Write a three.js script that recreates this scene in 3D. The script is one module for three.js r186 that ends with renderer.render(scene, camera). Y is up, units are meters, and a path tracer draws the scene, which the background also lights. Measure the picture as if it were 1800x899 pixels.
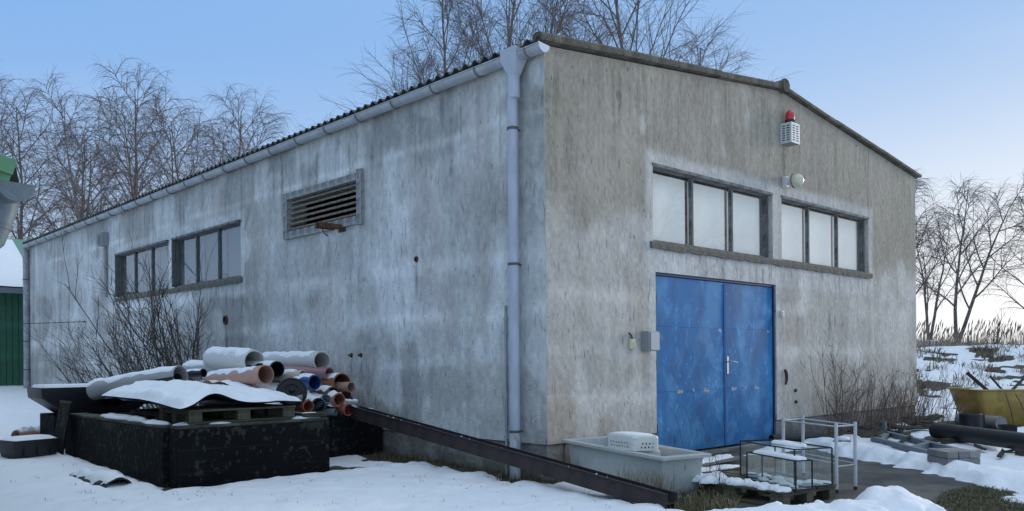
import * as THREE from 'three';
import { mergeGeometries, toCreasedNormals } from 'three/addons/utils/BufferGeometryUtils.js';
import { RoundedBoxGeometry } from 'three/addons/geometries/RoundedBoxGeometry.js';

// ───────────────────────── camera, sky, sun, exposure ─────────────────────────
const scene = new THREE.Scene();
const F = 1480.8, PPY = 632.85, ROLL = -0.0081, YAW = 0.7581;
const EYE = new THREE.Vector3(-6.4968, 1.319, 6.3203);
const camera = new THREE.PerspectiveCamera(2 * Math.atan(449.5 / F) * 180 / Math.PI, 1800 / 899, 0.1, 2000);
camera.position.copy(EYE);
camera.rotation.set(0, -YAW, 0); camera.rotateZ(ROLL);
camera.setViewOffset(1800, 899, 0, 449.5 - PPY, 1800, 899);       // lens shifted upwards, camera level
camera.updateProjectionMatrix();

const renderer = new THREE.WebGLRenderer({ antialias: true });
renderer.setSize(1024, 511);
renderer.toneMapping = THREE.LinearToneMapping;
renderer.toneMappingExposure = 1.44;
renderer.shadowMap.enabled = true;

const SUN = new THREE.Vector3(0.975, 0.15, 0.16).normalize();     // low behind thin cloud, past the end of the gable
const lerp = (a, b, t) => a + (b - a) * t, clamp = (x, a = 0, b = 1) => Math.min(b, Math.max(a, x));
const sst = (a, b, x) => { const t = clamp((x - a) / (b - a)); return t * t * (3 - 2 * t); };
const mix3 = (a, b, t) => [lerp(a[0], b[0], t), lerp(a[1], b[1], t), lerp(a[2], b[2], t)];
let seed = 7; const rnd = () => { seed = (seed * 1664525 + 1013904223) >>> 0; return seed / 4294967296; };
const rr = (a, b) => a + (b - a) * rnd();
const hash = (x, y) => { let h = Math.imul(x | 0, 374761393) + Math.imul(y | 0, 668265263); h = Math.imul(h ^ (h >>> 13), 1274126177); return ((h ^ (h >>> 16)) >>> 0) / 4294967296; };
const vn = (x, y) => { const i = Math.floor(x), j = Math.floor(y); let a = x - i, b = y - j; a = a * a * (3 - 2 * a); b = b * b * (3 - 2 * b); return lerp(lerp(hash(i, j), hash(i + 1, j), a), lerp(hash(i, j + 1), hash(i + 1, j + 1), a), b); };
const fbm = (x, y, o = 4) => { let s = 0, w = .5, t = 0; for (let k = 0; k < o; k++) { s += w * vn(x + k * 17.3, y - k * 9.1); t += w; w *= .5; x *= 2.03; y *= 2.03; } return s / t; };

{ // one hazy winter sky: blue in view, paler low down, a broad pale glow round the veiled sun
  const w = 1024, h = 512, d = new Float32Array(w * h * 4);
  const az = Math.atan2(SUN.z, SUN.x);
  for (let j = 0; j < h; j++) for (let i = 0; i < w; i++) {
    const lon = ((i + .5) / w - .5) * 2 * Math.PI, lat = ((j + .5) / h - .5) * Math.PI;
    const x = Math.cos(lat) * Math.cos(lon), y = Math.sin(lat), z = Math.cos(lat) * Math.sin(lon);
    const e = Math.max(0, y);
    let c = mix3([.39, .48, .60], [.143, .302, .585], sst(-.02, .36, e));
    c = mix3(c, [.50, .62, .78], sst(.36, .75, e));                  // upper sky, out of view, brightened to lift snow and walls
    const daz = Math.abs(Math.atan2(Math.sin(lon - az), Math.cos(lon - az)));
    const g = Math.exp(-Math.pow(daz / .78, 2)) * Math.exp(-Math.pow(e / .21, 2)), g2 = Math.exp(-Math.pow(daz / 1.45, 2)) * Math.exp(-e * 2.6);
    c = mix3(c, [.52, .60, .66], clamp(.62 * g2));
    c = mix3(c, [.92, .87, .80], clamp(.92 * g));
    const cl = fbm(lon * 2.2 + 5, lat * 11 + 3, 5), band = sst(.45, .75, cl) * sst(.5, .08, e) * (.2 + .8 * g2);
    c = mix3(c, mix3([.48, .54, .64], [.86, .82, .77], g), .6 * band);
    const k = (j * w + i) * 4; d[k] = c[0]; d[k + 1] = c[1]; d[k + 2] = c[2]; d[k + 3] = 1;
  }
  const t = new THREE.DataTexture(d, w, h, THREE.RGBAFormat, THREE.FloatType);
  t.mapping = THREE.EquirectangularReflectionMapping; t.magFilter = THREE.LinearFilter; t.minFilter = THREE.LinearFilter; t.needsUpdate = true;
  scene.background = t; scene.environment = t;
}
const sun = new THREE.DirectionalLight(new THREE.Color(1, .90, .78), 1.2);
sun.position.copy(SUN).multiplyScalar(80); sun.target.position.set(0, 0, 0);
sun.castShadow = true; sun.shadow.radius = 24; sun.shadow.mapSize.set(2048, 2048);
Object.assign(sun.shadow.camera, { left: -40, right: 40, top: 30, bottom: -30, near: 1, far: 200 });
scene.add(sun, sun.target);

// ───────────────────────── helpers ─────────────────────────
const V = (x, y, z) => new THREE.Vector3(x, y, z);
const FW = V(Math.sin(YAW), 0, -Math.cos(YAW)), RT = V(Math.cos(YAW), 0, Math.sin(YAW));
function ray(px, py) { const a = px - 900, b = py - PPY, c = Math.cos(ROLL), s = Math.sin(ROLL); const u = c * a + s * b, v = -s * a + c * b; return FW.clone().addScaledVector(RT, u / F).add(V(0, -v / F, 0)); }
const onX = (px, py, X = 0) => { const d = ray(px, py); return EYE.clone().addScaledVector(d, (X - EYE.x) / d.x); };
const onZ = (px, py, Z = 0) => { const d = ray(px, py); return EYE.clone().addScaledVector(d, (Z - EYE.z) / d.z); };
const onY = (px, py, Y = 0) => { const d = ray(px, py); return EYE.clone().addScaledVector(d, (Y - EYE.y) / d.y); };
const atD = (px, py, D) => EYE.clone().addScaledVector(ray(px, py), D);

const taken = {};
const numbered = n => { const k = taken[n] = (taken[n] ?? -1) + 1; return k ? `${n}_${String(k).padStart(3, '0')}` : n; };
function tag(o, label, category, group, kind) { if (label) o.userData.label = label; if (category) o.userData.category = category; if (group) o.userData.group = group; if (kind) o.userData.kind = kind; return o; }
function thing(name, label, category, pos = [0, 0, 0], turn = 0, group) { const o = new THREE.Group(); o.name = numbered(name); o.position.set(...(pos.isVector3 ? pos.toArray() : pos)); o.rotation.y = turn; scene.add(o); return tag(o, label, category, group); }
function mesh(name, geo, mat, parent) { const m = new THREE.Mesh(Array.isArray(geo) ? merge(geo) : geo, mat); m.name = parent ? name : numbered(name); m.castShadow = m.receiveShadow = true; (parent || scene).add(m); return m; }
const clean = g => { let q = g.index ? g.toNonIndexed() : g; for (const k of Object.keys(q.attributes)) if (!['position', 'normal', 'uv', 'color'].includes(k)) q.deleteAttribute(k); return q; };
function merge(list) { return mergeGeometries(list.map(clean), false); }
const tr = (g, x = 0, y = 0, z = 0, rx = 0, ry = 0, rz = 0) => g.applyMatrix4(new THREE.Matrix4().compose(V(x, y, z), new THREE.Quaternion().setFromEuler(new THREE.Euler(rx, ry, rz, 'YXZ')), V(1, 1, 1)));
const box = (w, h, d, x = 0, y = 0, z = 0, rx = 0, ry = 0, rz = 0) => boxUV(tr(new THREE.BoxGeometry(w, h, d), x, y, z, rx, ry, rz), w, h, d);
const rbox = (w, h, d, r, x = 0, y = 0, z = 0, rx = 0, ry = 0, rz = 0) => tr(new RoundedBoxGeometry(w, h, d, 2, Math.min(r, w / 2.01, h / 2.01, d / 2.01)), x, y, z, rx, ry, rz);
function boxUV(g, w, h, d) { const uv = g.attributes.uv, s = [[d, h], [d, h], [w, d], [w, d], [w, h], [w, h]]; for (let f = 0; f < 6; f++) for (let k = 0; k < 4; k++) { const i = f * 4 + k; uv.setXY(i, uv.getX(i) * s[f][0] + f * .37, uv.getY(i) * s[f][1] + f * .19); } return g; }
function tubeGeo(pts, radii, sides = 6, cap = true) {                // tapered tube along a polyline
  const P = [], N = [], U = [], I = []; let n0 = V(0, 0, 0), len = 0; const t = V(), b = V(), n = V();
  for (let i = 0; i < pts.length; i++) {
    t.subVectors(pts[Math.min(i + 1, pts.length - 1)], pts[Math.max(i - 1, 0)]).normalize();
    if (!i) { n0.set(Math.abs(t.y) > .9 ? 1 : 0, Math.abs(t.y) > .9 ? 0 : 1, 0); } else len += pts[i].distanceTo(pts[i - 1]);
    n0.addScaledVector(t, -n0.dot(t)).normalize(); b.crossVectors(t, n0);
    for (let k = 0; k <= sides; k++) { const a = k / sides * 2 * Math.PI; n.copy(n0).multiplyScalar(Math.cos(a)).addScaledVector(b, Math.sin(a)); const r = radii.length ? radii[i] : radii; P.push(pts[i].x + n.x * r, pts[i].y + n.y * r, pts[i].z + n.z * r); N.push(n.x, n.y, n.z); U.push(k / sides, len); }
  }
  for (let i = 0; i < pts.length - 1; i++) for (let k = 0; k < sides; k++) { const a = i * (sides + 1) + k, c = a + sides + 1; I.push(a, a + 1, c, a + 1, c + 1, c); }
  if (cap) for (const [e, s] of [[0, 1], [pts.length - 1, -1]]) { const c = P.length / 3, q = pts[e], o = pts[e ? e - 1 : 1]; t.subVectors(q, o).normalize(); P.push(q.x, q.y, q.z); N.push(t.x, t.y, t.z); U.push(0, 0); const r0 = P.length / 3; for (let k = 0; k <= sides; k++) { const j = (e * (sides + 1) + k) * 3; P.push(P[j], P[j + 1], P[j + 2]); N.push(t.x, t.y, t.z); U.push(k / sides, 0); } for (let k = 0; k < sides; k++) s > 0 ? I.push(c, r0 + k + 1, r0 + k) : I.push(c, r0 + k, r0 + k + 1); }
  const g = new THREE.BufferGeometry(); g.setAttribute('position', new THREE.Float32BufferAttribute(P, 3)); g.setAttribute('normal', new THREE.Float32BufferAttribute(N, 3)); g.setAttribute('uv', new THREE.Float32BufferAttribute(U, 2)); g.setIndex(I); return g;
}
const rod = (a, b, r, sides = 10) => tubeGeo([a, b], [r, r], sides);
function extrude(pts, depth, holes = [], bevel = 0) { const s = new THREE.Shape(pts.map(p => new THREE.Vector2(...p))); for (const h of holes) s.holes.push(h.isPath ? h : new THREE.Path(h.map(p => new THREE.Vector2(...p)))); return new THREE.ExtrudeGeometry(s, { depth, bevelEnabled: !!bevel, bevelSize: bevel, bevelThickness: bevel, bevelSegments: 2, bevelOffset: -bevel, curveSegments: 10 }); }
const rectP = (a, b, c, d) => [[a, b], [c, b], [c, d], [a, d]];
function loft(rings, crease = .7) {                                             // rounded-rectangle loops [w, l, y, r, cx=0, cz=0] joined one to the next, ends closed
  const M = 5, P = [], I = [], L = 4 * M;
  for (const [w, l, y, r, cx = 0, cz = 0] of rings) for (let q = 0; q < 4; q++) for (let k = 0; k < M; k++) { const a = (q + k / (M - 1)) * Math.PI / 2, sx = [1, -1, -1, 1][q], sz = [1, 1, -1, -1][q]; P.push(cx + sx * (w / 2 - r) + r * Math.cos(a), y, cz + sz * (l / 2 - r) + r * Math.sin(a)); }
  for (let i = 0; i < rings.length - 1; i++) for (let k = 0; k < L; k++) { const a = i * L + k, b = i * L + (k + 1) % L; I.push(a, a + L, b, b, a + L, b + L); }
  for (const e of [0, rings.length - 1]) { const c = P.length / 3; P.push(rings[e][4] || 0, rings[e][2], rings[e][5] || 0); for (let k = 0; k < L; k++) { const a = e * L + k, b = e * L + (k + 1) % L; e ? I.push(c, b, a) : I.push(c, a, b); } }
  let g = new THREE.BufferGeometry(); g.setAttribute('position', new THREE.Float32BufferAttribute(P, 3)); g.setIndex(I); g = toCreasedNormals(g, crease); planarUV(g); return g;
}
function planarUV(g) { const p = g.attributes.position, n = g.attributes.normal, uv = new Float32Array(p.count * 2); for (let i = 0; i < p.count; i++) { const ax = Math.abs(n.getX(i)), ay = Math.abs(n.getY(i)), az = Math.abs(n.getZ(i)); const [u, v] = ay >= ax && ay >= az ? [p.getX(i), p.getZ(i)] : ax >= az ? [p.getZ(i), p.getY(i)] : [p.getX(i), p.getY(i)]; uv[i * 2] = u; uv[i * 2 + 1] = v; } g.setAttribute('uv', new THREE.BufferAttribute(uv, 2)); return g; }

const toS = c => { c = clamp(c); return 255 * (c <= .0031308 ? c * 12.92 : 1.055 * Math.pow(c, 1 / 2.4) - .055); };
function texture(w, h, fn, su = 1, sv = 1, mul) {                    // fn(u, v) in metres -> linear [r, g, b, height]; returns colour and height maps
  const c = new Uint8Array(w * h * 4), b = new Uint8Array(w * h * 4);
  for (let j = 0; j < h; j++) for (let i = 0; i < w; i++) { const o = fn((i + .5) / w * su, (j + .5) / h * sv, i, j), k = (j * w + i) * 4, m = mul ? mul[j * w + i] : 1; c[k] = toS(o[0] * m); c[k + 1] = toS(o[1] * m); c[k + 2] = toS(o[2] * m); c[k + 3] = 255; const q = clamp(o[3] ?? .5) * 255 * (mul ? .6 + .4 * m : 1); b[k] = b[k + 1] = b[k + 2] = q; b[k + 3] = 255; }
  const mk = (d, srgb) => { const t = new THREE.DataTexture(d, w, h, THREE.RGBAFormat); t.wrapS = t.wrapT = THREE.RepeatWrapping; t.magFilter = THREE.LinearFilter; t.minFilter = THREE.LinearMipmapLinearFilter; t.generateMipmaps = true; if (srgb) t.colorSpace = THREE.SRGBColorSpace; t.repeat.set(1 / su, 1 / sv); t.needsUpdate = true; return t; };
  return { map: mk(c, true), bumpMap: mk(b, false) };
}
const lin = (r, g, b) => new THREE.Color().setRGB(r, g, b);
const mat = (r, g, b, rough = .8, extra = {}) => new THREE.MeshStandardMaterial({ color: lin(r, g, b), roughness: rough, ...extra });
// seamless noise on a square tile of side 1
const wrapN = (u, v, f, o = 4) => { let s = 0, w = .5, t = 0; for (let k = 0; k < o; k++) { const n = Math.round(f * Math.pow(2, k)), x = u * n, y = v * n, i = Math.floor(x), j = Math.floor(y); let a = x - i, b = y - j; a = a * a * (3 - 2 * a); b = b * b * (3 - 2 * b); const H = (p, q) => hash(((p % n) + n) % n + 91 * k, ((q % n) + n) % n + 57 * k); s += w * lerp(lerp(H(i, j), H(i + 1, j), a), lerp(H(i, j + 1), H(i + 1, j + 1), a), b); t += w; w *= .5; } return s / t; };
const grimeBase = {};
function grime(r, g, b, amount, size, rough, bump, extra = {}, tint) { // mottled colour; the untinted mottling and the relief are shared between materials
  const make = (cr, cg, cb, tn) => texture(256, 256, (u, v) => { const n = wrapN(u, v, 5, 5), f = wrapN(u + .3, v, 40, 2), p = sst(.52, .66, wrapN(v, u, 4, 4)); const m = 1 + amount * ((n - .5) * 1.6 + (f - .5) * .7); let c = [cr * m, cg * m, cb * m]; if (tn) c = mix3(c, tn, p * .7); return [...c, .5 + (n - .5) * .8 + (f - .5) * .5]; });
  const key = Math.round(amount * 5), base = grimeBase[key] ??= make(.6, .6, .6), map = (tint ? make(r, g, b, tint).map : base.map.clone()), bumpMap = (grimeBase.first ??= base).bumpMap.clone();
  for (const t of [map, bumpMap]) { t.repeat.set(1 / size, 1 / size); t.needsUpdate = true; }
  return new THREE.MeshStandardMaterial({ color: tint ? lin(1, 1, 1) : lin(r / .6, g / .6, b / .6), map, bumpMap, roughness: rough, bumpScale: bump, ...extra });
}
const M = {};

// ───────────────────────── ground, path and lying snow ─────────────────────────
const W = 10.06, L = 20.56, EAVE = 4.70, RIDGE = 5.28;
const RDG = V(21.7, 0, -1.4);
function mound(x, z) { const dx = x - RDG.x, dz = z - RDG.z, d = dx * FW.x + dz * FW.z, s = dx * RT.x + dz * RT.z; return sst(-8.5, .5, d) * (1.18 + .5 * (vn(x * .45, z * .45) - .5) + .05 * clamp(s, -6, 6)) * sst(-16, -3, s); }
function G(x, z) { return .0275 * Math.min(22, Math.max(0, -z)) + .015 * clamp(x, 0, 11) + mound(x, z) - .16 * sst(3.6, 6.5, z) * sst(1, -3, x) + .03 * (vn(x * .3 + 9, z * .3) - .5); }
const poly = list => list.map(([px, py]) => { const q = onY(px, py, .06); return [q.x, q.z]; });
function sd(p, x, z) { let d = 1e9, inside = false; for (let i = 0, j = p.length - 1; i < p.length; j = i++) { const [ax, az] = p[i], [bx, bz] = p[j], ex = bx - ax, ez = bz - az, t = clamp(((x - ax) * ex + (z - az) * ez) / (ex * ex + ez * ez)); const qx = x - ax - ex * t, qz = z - az - ez * t; d = Math.min(d, qx * qx + qz * qz); if ((az > z) !== (bz > z) && x < (bx - ax) * (z - az) / (bz - az) + ax) inside = !inside; } return (inside ? -1 : 1) * Math.sqrt(d); }
const PATH = poly([[1240, 806], [1330, 800], [1420, 790], [1470, 803], [1560, 818], [1650, 836], [1720, 850], [1790, 876], [1830, 905], [1600, 905], [1690, 895], [1640, 877], [1560, 868], [1500, 870], [1470, 880], [1400, 893], [1300, 888], [1250, 862]]);
const LAWN = poly([[1715, 853], [1760, 858], [1800, 886], [1815, 915], [1690, 915], [1690, 893], [1650, 878], [1668, 862]]);
const TUFTS = poly([[1150, 878], [1200, 868], [1245, 850], [1290, 872], [1290, 890], [1245, 893], [1190, 886]]);
function snowDepth(x, z) {
  const big = fbm(x * .55, z * .55, 3), fine = fbm(x * 3.1 + 4, z * 3.1, 3), tiny = fbm(x * 9, z * 9, 2);
  let t = .045 + .05 * (big - .45) + .048 * (fine - .5) + .022 * (tiny - .5);
  const edge = (d, lump, soft = .45) => { const q = d + .34 * (fine - .5) + .16 * (tiny - .5); t = Math.min(t, -.02 + soft * q + .01) + lump * Math.exp(-Math.pow((q - .3) / .2, 2)) * (.4 + 1.2 * fine) ; };
  if (x > -3 && x < 9 && z > -1 && z < 7) { edge(sd(PATH, x, z), .085, .55); edge(sd(LAWN, x, z), .03, .3); edge(sd(TUFTS, x, z), .02, .3); }
  const wallStrip = Math.max(Math.abs(x + .02) - .24, z - .1, -z - 4.4);           // thawed strip along the long wall
  if (wallStrip < .8 && x < .8) edge(wallStrip - .04, .02, .28);
  const gab = Math.max(-x - .3, x - W - .3, Math.abs(z - .05) - .3); if (gab < .8) edge(gab, .01, .3);
  const blk = Math.max(-3.28 - x, x - 0, z + 1.92, -z - 6.4); if (blk < .5) t += .03 * Math.exp(-Math.pow((blk - .1) / .15, 2)) * fine - .05 * sst(.1, 0, blk);
  const scrap = sst(4.6, 5.6, x) * sst(14, 10, x) * sst(-1.2, 0, z) * sst(3.6, 2.6, z - (x - 6) * .15);
  t -= scrap * .10 * sst(.42, .62, fbm(x * 1.3 + 3, z * 1.9, 3));
  const m = mound(x, z); if (m > .02 && x < 60) t -= .10 * sst(.05, .4, m) * sst(.53, .61, fbm(x * 1.9 + 11, z * 1.9, 4)) + .01;
  return Math.max(t, -.08);
}
const snowTop = (x, z) => G(x, z) + Math.max(0, snowDepth(x, z));
function lines(spec) { const out = [spec[0][0]]; for (const [to, step] of spec.slice(1)) { const from = out[out.length - 1], n = Math.max(1, Math.round((to - from) / step)); for (let k = 1; k <= n; k++) out.push(from + (to - from) * k / n); } return out; }
function sheet(xs, zs, fy, uvs = 1) {
  const P = [], U = [], I = []; for (const z of zs) for (const x of xs) { P.push(x, fy(x, z), z); U.push(x * uvs, z * uvs); }
  const n = xs.length; for (let j = 0; j < zs.length - 1; j++) for (let i = 0; i < n - 1; i++) { const a = j * n + i; I.push(a, a + n, a + 1, a + 1, a + n, a + n + 1); }
  const g = new THREE.BufferGeometry(); g.setAttribute('position', new THREE.Float32BufferAttribute(P, 3)); g.setAttribute('uv', new THREE.Float32BufferAttribute(U, 2)); g.setIndex(I); g.computeVertexNormals(); return g;
}
M.earth = grime(.075, .062, .042, .9, 1.7, .95, .012, {}, [.06, .07, .03]);
M.asphalt = grime(.055, .052, .047, .8, 1.3, .75, .006, {}, [.11, .098, .08]);
{
  const t = texture(512, 512, (u, v) => { const a = wrapN(u, v, 9, 5), b = wrapN(v, u, 60, 2), m = .97 + .05 * (a - .5); return [.885 * m, .89 * m, .895 * m, .5 + .7 * (a - .5) + .35 * (b - .5)]; });
  for (const k of ['map', 'bumpMap']) t[k].repeat.set(1 / 1.5, 1 / 1.5);
  M.snow = new THREE.MeshPhysicalMaterial({ ...t, roughness: .62, bumpScale: .012 });
}
const ground = mesh('ground', sheet(lines([[-600], [-100, 100], [-20, 8], [-10, 1], [-6, .2], [8, .12], [16, .3], [40, .7], [120, 8], [600, 80]]), lines([[-600], [-100, 100], [-40, 8], [-26, 1], [-8, .35], [-3, .2], [6, .12], [10, .5], [30, 3], [100, 14], [600, 100]]), (x, z) => G(x, z)), M.earth);
tag(ground, 'dark earth and dead grass showing where the snow has melted', 'ground', null, 'structure');
{ // asphalt path from the blue door, a sheet on the earth
  const s = new THREE.Shape(PATH.map(([x, z]) => new THREE.Vector2(x, -z))); const g0 = new THREE.ShapeGeometry(s); g0.dispose();
  const xs = lines([[-.6], [5.4, .09]]), zs = lines([[-.1], [6.2, .09]]), P = [], U = [], I = [], id = new Map();
  const v = (i, j) => { const k = i + j * 1000; if (!id.has(k)) { id.set(k, P.length / 3); P.push(xs[i], G(xs[i], zs[j]) + .006, zs[j]); U.push(xs[i], zs[j]); } return id.get(k); };
  for (let j = 0; j < zs.length - 1; j++) for (let i = 0; i < xs.length - 1; i++) { const x = xs[i] + .045, z = zs[j] + .045; if (sd(PATH, x, z) < .12 && sd(LAWN, x, z) > -.02 && sd(TUFTS, x, z) > 0) { const a = v(i, j), b = v(i + 1, j), c = v(i, j + 1), d = v(i + 1, j + 1); I.push(a, c, b, b, c, d); } }
  const g = new THREE.BufferGeometry(); g.setAttribute('position', new THREE.Float32BufferAttribute(P, 3)); g.setAttribute('uv', new THREE.Float32BufferAttribute(U, 2)); g.setIndex(I); g.computeVertexNormals();
  tag(mesh('path', g, M.asphalt), 'wet dark asphalt path leading from the blue double door', 'path', null, 'structure');
}
const snow = mesh('snow', sheet(lines([[-600], [-100, 100], [-20, 8], [-9, .8], [-5.5, .14], [-4.8, .08], [4.6, .042], [8, .08], [14, .15], [34, .3], [60, 2], [600, 90]]), lines([[-600], [-100, 100], [-40, 8], [-26, .8], [-8, .25], [-3, .1], [5, .042], [6.2, .1], [10, .5], [30, 3], [100, 14], [600, 100]]), (x, z) => G(x, z) + (x > .35 && x < W - .1 && z < -.32 && z > -L + .1 ? -.06 : snowDepth(x, z))), M.snow);
tag(snow, 'thin bluish snow cover lying over the yard with bare patches', 'snow', null, 'stuff');

// ───────────────────────── the warehouse ─────────────────────────
const house = thing('warehouse', 'long grey rendered warehouse with low gable roof and blue double door', 'building');
const WIN = [[1.90, 4.77], [5.03, 8.0]], WINL = [[7.22, 10.06], [10.35, 13.25]], WY = [2.76, 3.73];
const DOOR = [1.94, 4.85, .10, 2.39];
function scratches(w, h, su, sv, list) { const m = new Float32Array(w * h).fill(1); for (const [s, y, len, wid, k, lean = 0] of list) { const x0 = s / su * w, y0 = y / sv * h, n = len / sv * h; for (let t = 0; t < n; t++) { const f = Math.sin(Math.PI * (t + .5) / n), hw = wid / su * w * (.4 + .6 * f), cx = x0 + lean * t + .5 * Math.sin(t * .2 + s * 9); for (let q = -Math.ceil(hw); q <= Math.ceil(hw); q++) { const i = Math.round(cx + q), j = Math.round(y0 - t); if (i < 0 || j < 0 || i >= w || j >= h) continue; const a = clamp(hw + .5 - Math.abs(cx + q - i + i - cx)) * f; m[j * w + i] *= 1 - (1 - k) * a; } } } return m; }
function flecks(n, su, sv, big = 1) { const out = []; for (let k = 0; k < n; k++) { const L2 = Math.pow(rnd(), 2.2); out.push([rr(0, su), rr(.1, sv), (.03 + .20 * L2) * big, rr(.004, .010), rr(.42, .85), rr(-.08, .08)]); } return out; }
const course = (y, s, list) => { let b = 0; for (const [yc, hw, k] of list) b += k * Math.exp(-Math.pow((y - yc - .05 * (vn(s * 1.7, yc * 9) - .5)) / hw, 2)) * (.25 + 1.1 * sst(.3, .75, fbm(s * .9 + yc * 7, y * 2, 3))); return b; };
const WEDGE = (v, a, b) => sst(a, b, v);
let wallLong, wallGable;
{ // weathered render of the long side: pale blooms along the block courses, dark damp patches under the eave, run marks, pitted scratches
  const w = 2048, h = 1024, sv = 4.9, list = flecks(3600, L, sv, 1.15); for (let k = 0; k < 150; k++) list.push([rr(0, L), rr(4.45, 4.7), rr(.25, 1.4), rr(.012, .05), rr(.76, .94)]); for (let k = 0; k < 120; k++) list.push([rr(0, L), rr(1, 4), rr(.2, .8), rr(.012, .04), rr(.86, 1.14)]);
  for (let k = 0; k < 60; k++) list.push([rr(0, 9), rr(1, 4.2), rr(.2, .5), .004, rr(.5, .75)]);
  for (let k = 0; k < 40; k++) list.push([rr(7.1, 13.3), 2.66, rr(.1, .7), rr(.01, .03), rr(.6, .85)]);
  list.push([2.3, 2.56, .5, .035, .7], [2.28, 2.5, .3, .02, .75], [3.57, 1.38, .3, .02, .6], [3.82, 1.38, .3, .02, .6], [7.8, 1.98, .7, .045, .68], [6.9, 2.6, 1.8, .006, .5], [20.05, 4.6, 3.2, .012, .6], [5.5, 2.6, .9, .12, .86], [5.4, 2.3, .8, .1, .88]);
  const mul = scratches(w, h, L, sv, list);
  const t = texture(w, h, (s, y) => {
    const n1 = fbm(s * .45 + 2, y * .6, 4), n2 = fbm(s * 1.9, y * 1.6, 4), st = fbm(s * 7, y * .7 + 3, 3), fi = fbm(s * 22, y * 14, 2), g = hash(s * 997 | 0, y * 991 | 0);
    let c = [.515, .515, .49]; let k = 1 + .30 * (n1 - .5) + .40 * (n2 - .5) + .36 * (st - .5) + .34 * (fi - .5) + .10 * (g - .5);
    k += course(y, s, [[4.02, .06, .24], [3.28, .12, .08], [2.48, .12, .27], [1.86, .1, .22], [1.28, .1, .22], [.78, .07, .14]]);
    const joint = Math.abs((s + 5.1) % 1.52 - .76); k += .15 * Math.exp(-Math.pow((joint - .73) / .05, 2)) * sst(.4, .7, fbm(s + 3, y * 1.3, 3));
    const dark = sst(.50, .60, fbm(s * .8 + 20, y * .75 + 2, 4) + .16 * WEDGE(y + .5 * (vn(s * 1.1, 4) - .5), 3.5, 4.05) - .05);
    c = mix3(c, [.275, .27, .255], dark * (.4 + .45 * n2));
    const damp = sst(.57, .66, fbm(s * 1.2 + 31, y * .9 + 7, 4) + .15 * WEDGE(y, 1.6, .5)); c = mix3(c, [.31, .295, .26], damp * .5);
    const bloom = sst(.56, .68, fbm(s * 1.4 + 50, y * 1.1, 4)); c = mix3(c, [.66, .665, .655], bloom * .55);
    const rose = sst(.62, .7, fbm(s * 1.6 + 80, y * .5, 3)); c = mix3(c, [.46, .41, .385], rose * .45);
    const surround = Math.max(Math.max(7.1 - s, s - 13.4), Math.max(2.5 - y, y - 3.86)); c = mix3(c, [.63, .635, .625], .55 * sst(.10, -.02, surround + .08 * (n2 - .5)));
    return [c[0] * k, c[1] * k, c[2] * k, .5 + .5 * (n2 - .5) + .7 * (fi - .5) + .3 * (g - .5)];
  }, L, sv, mul);
  wallLong = new THREE.MeshStandardMaterial({ ...t, roughness: .95, bumpScale: .012 });
}
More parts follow.
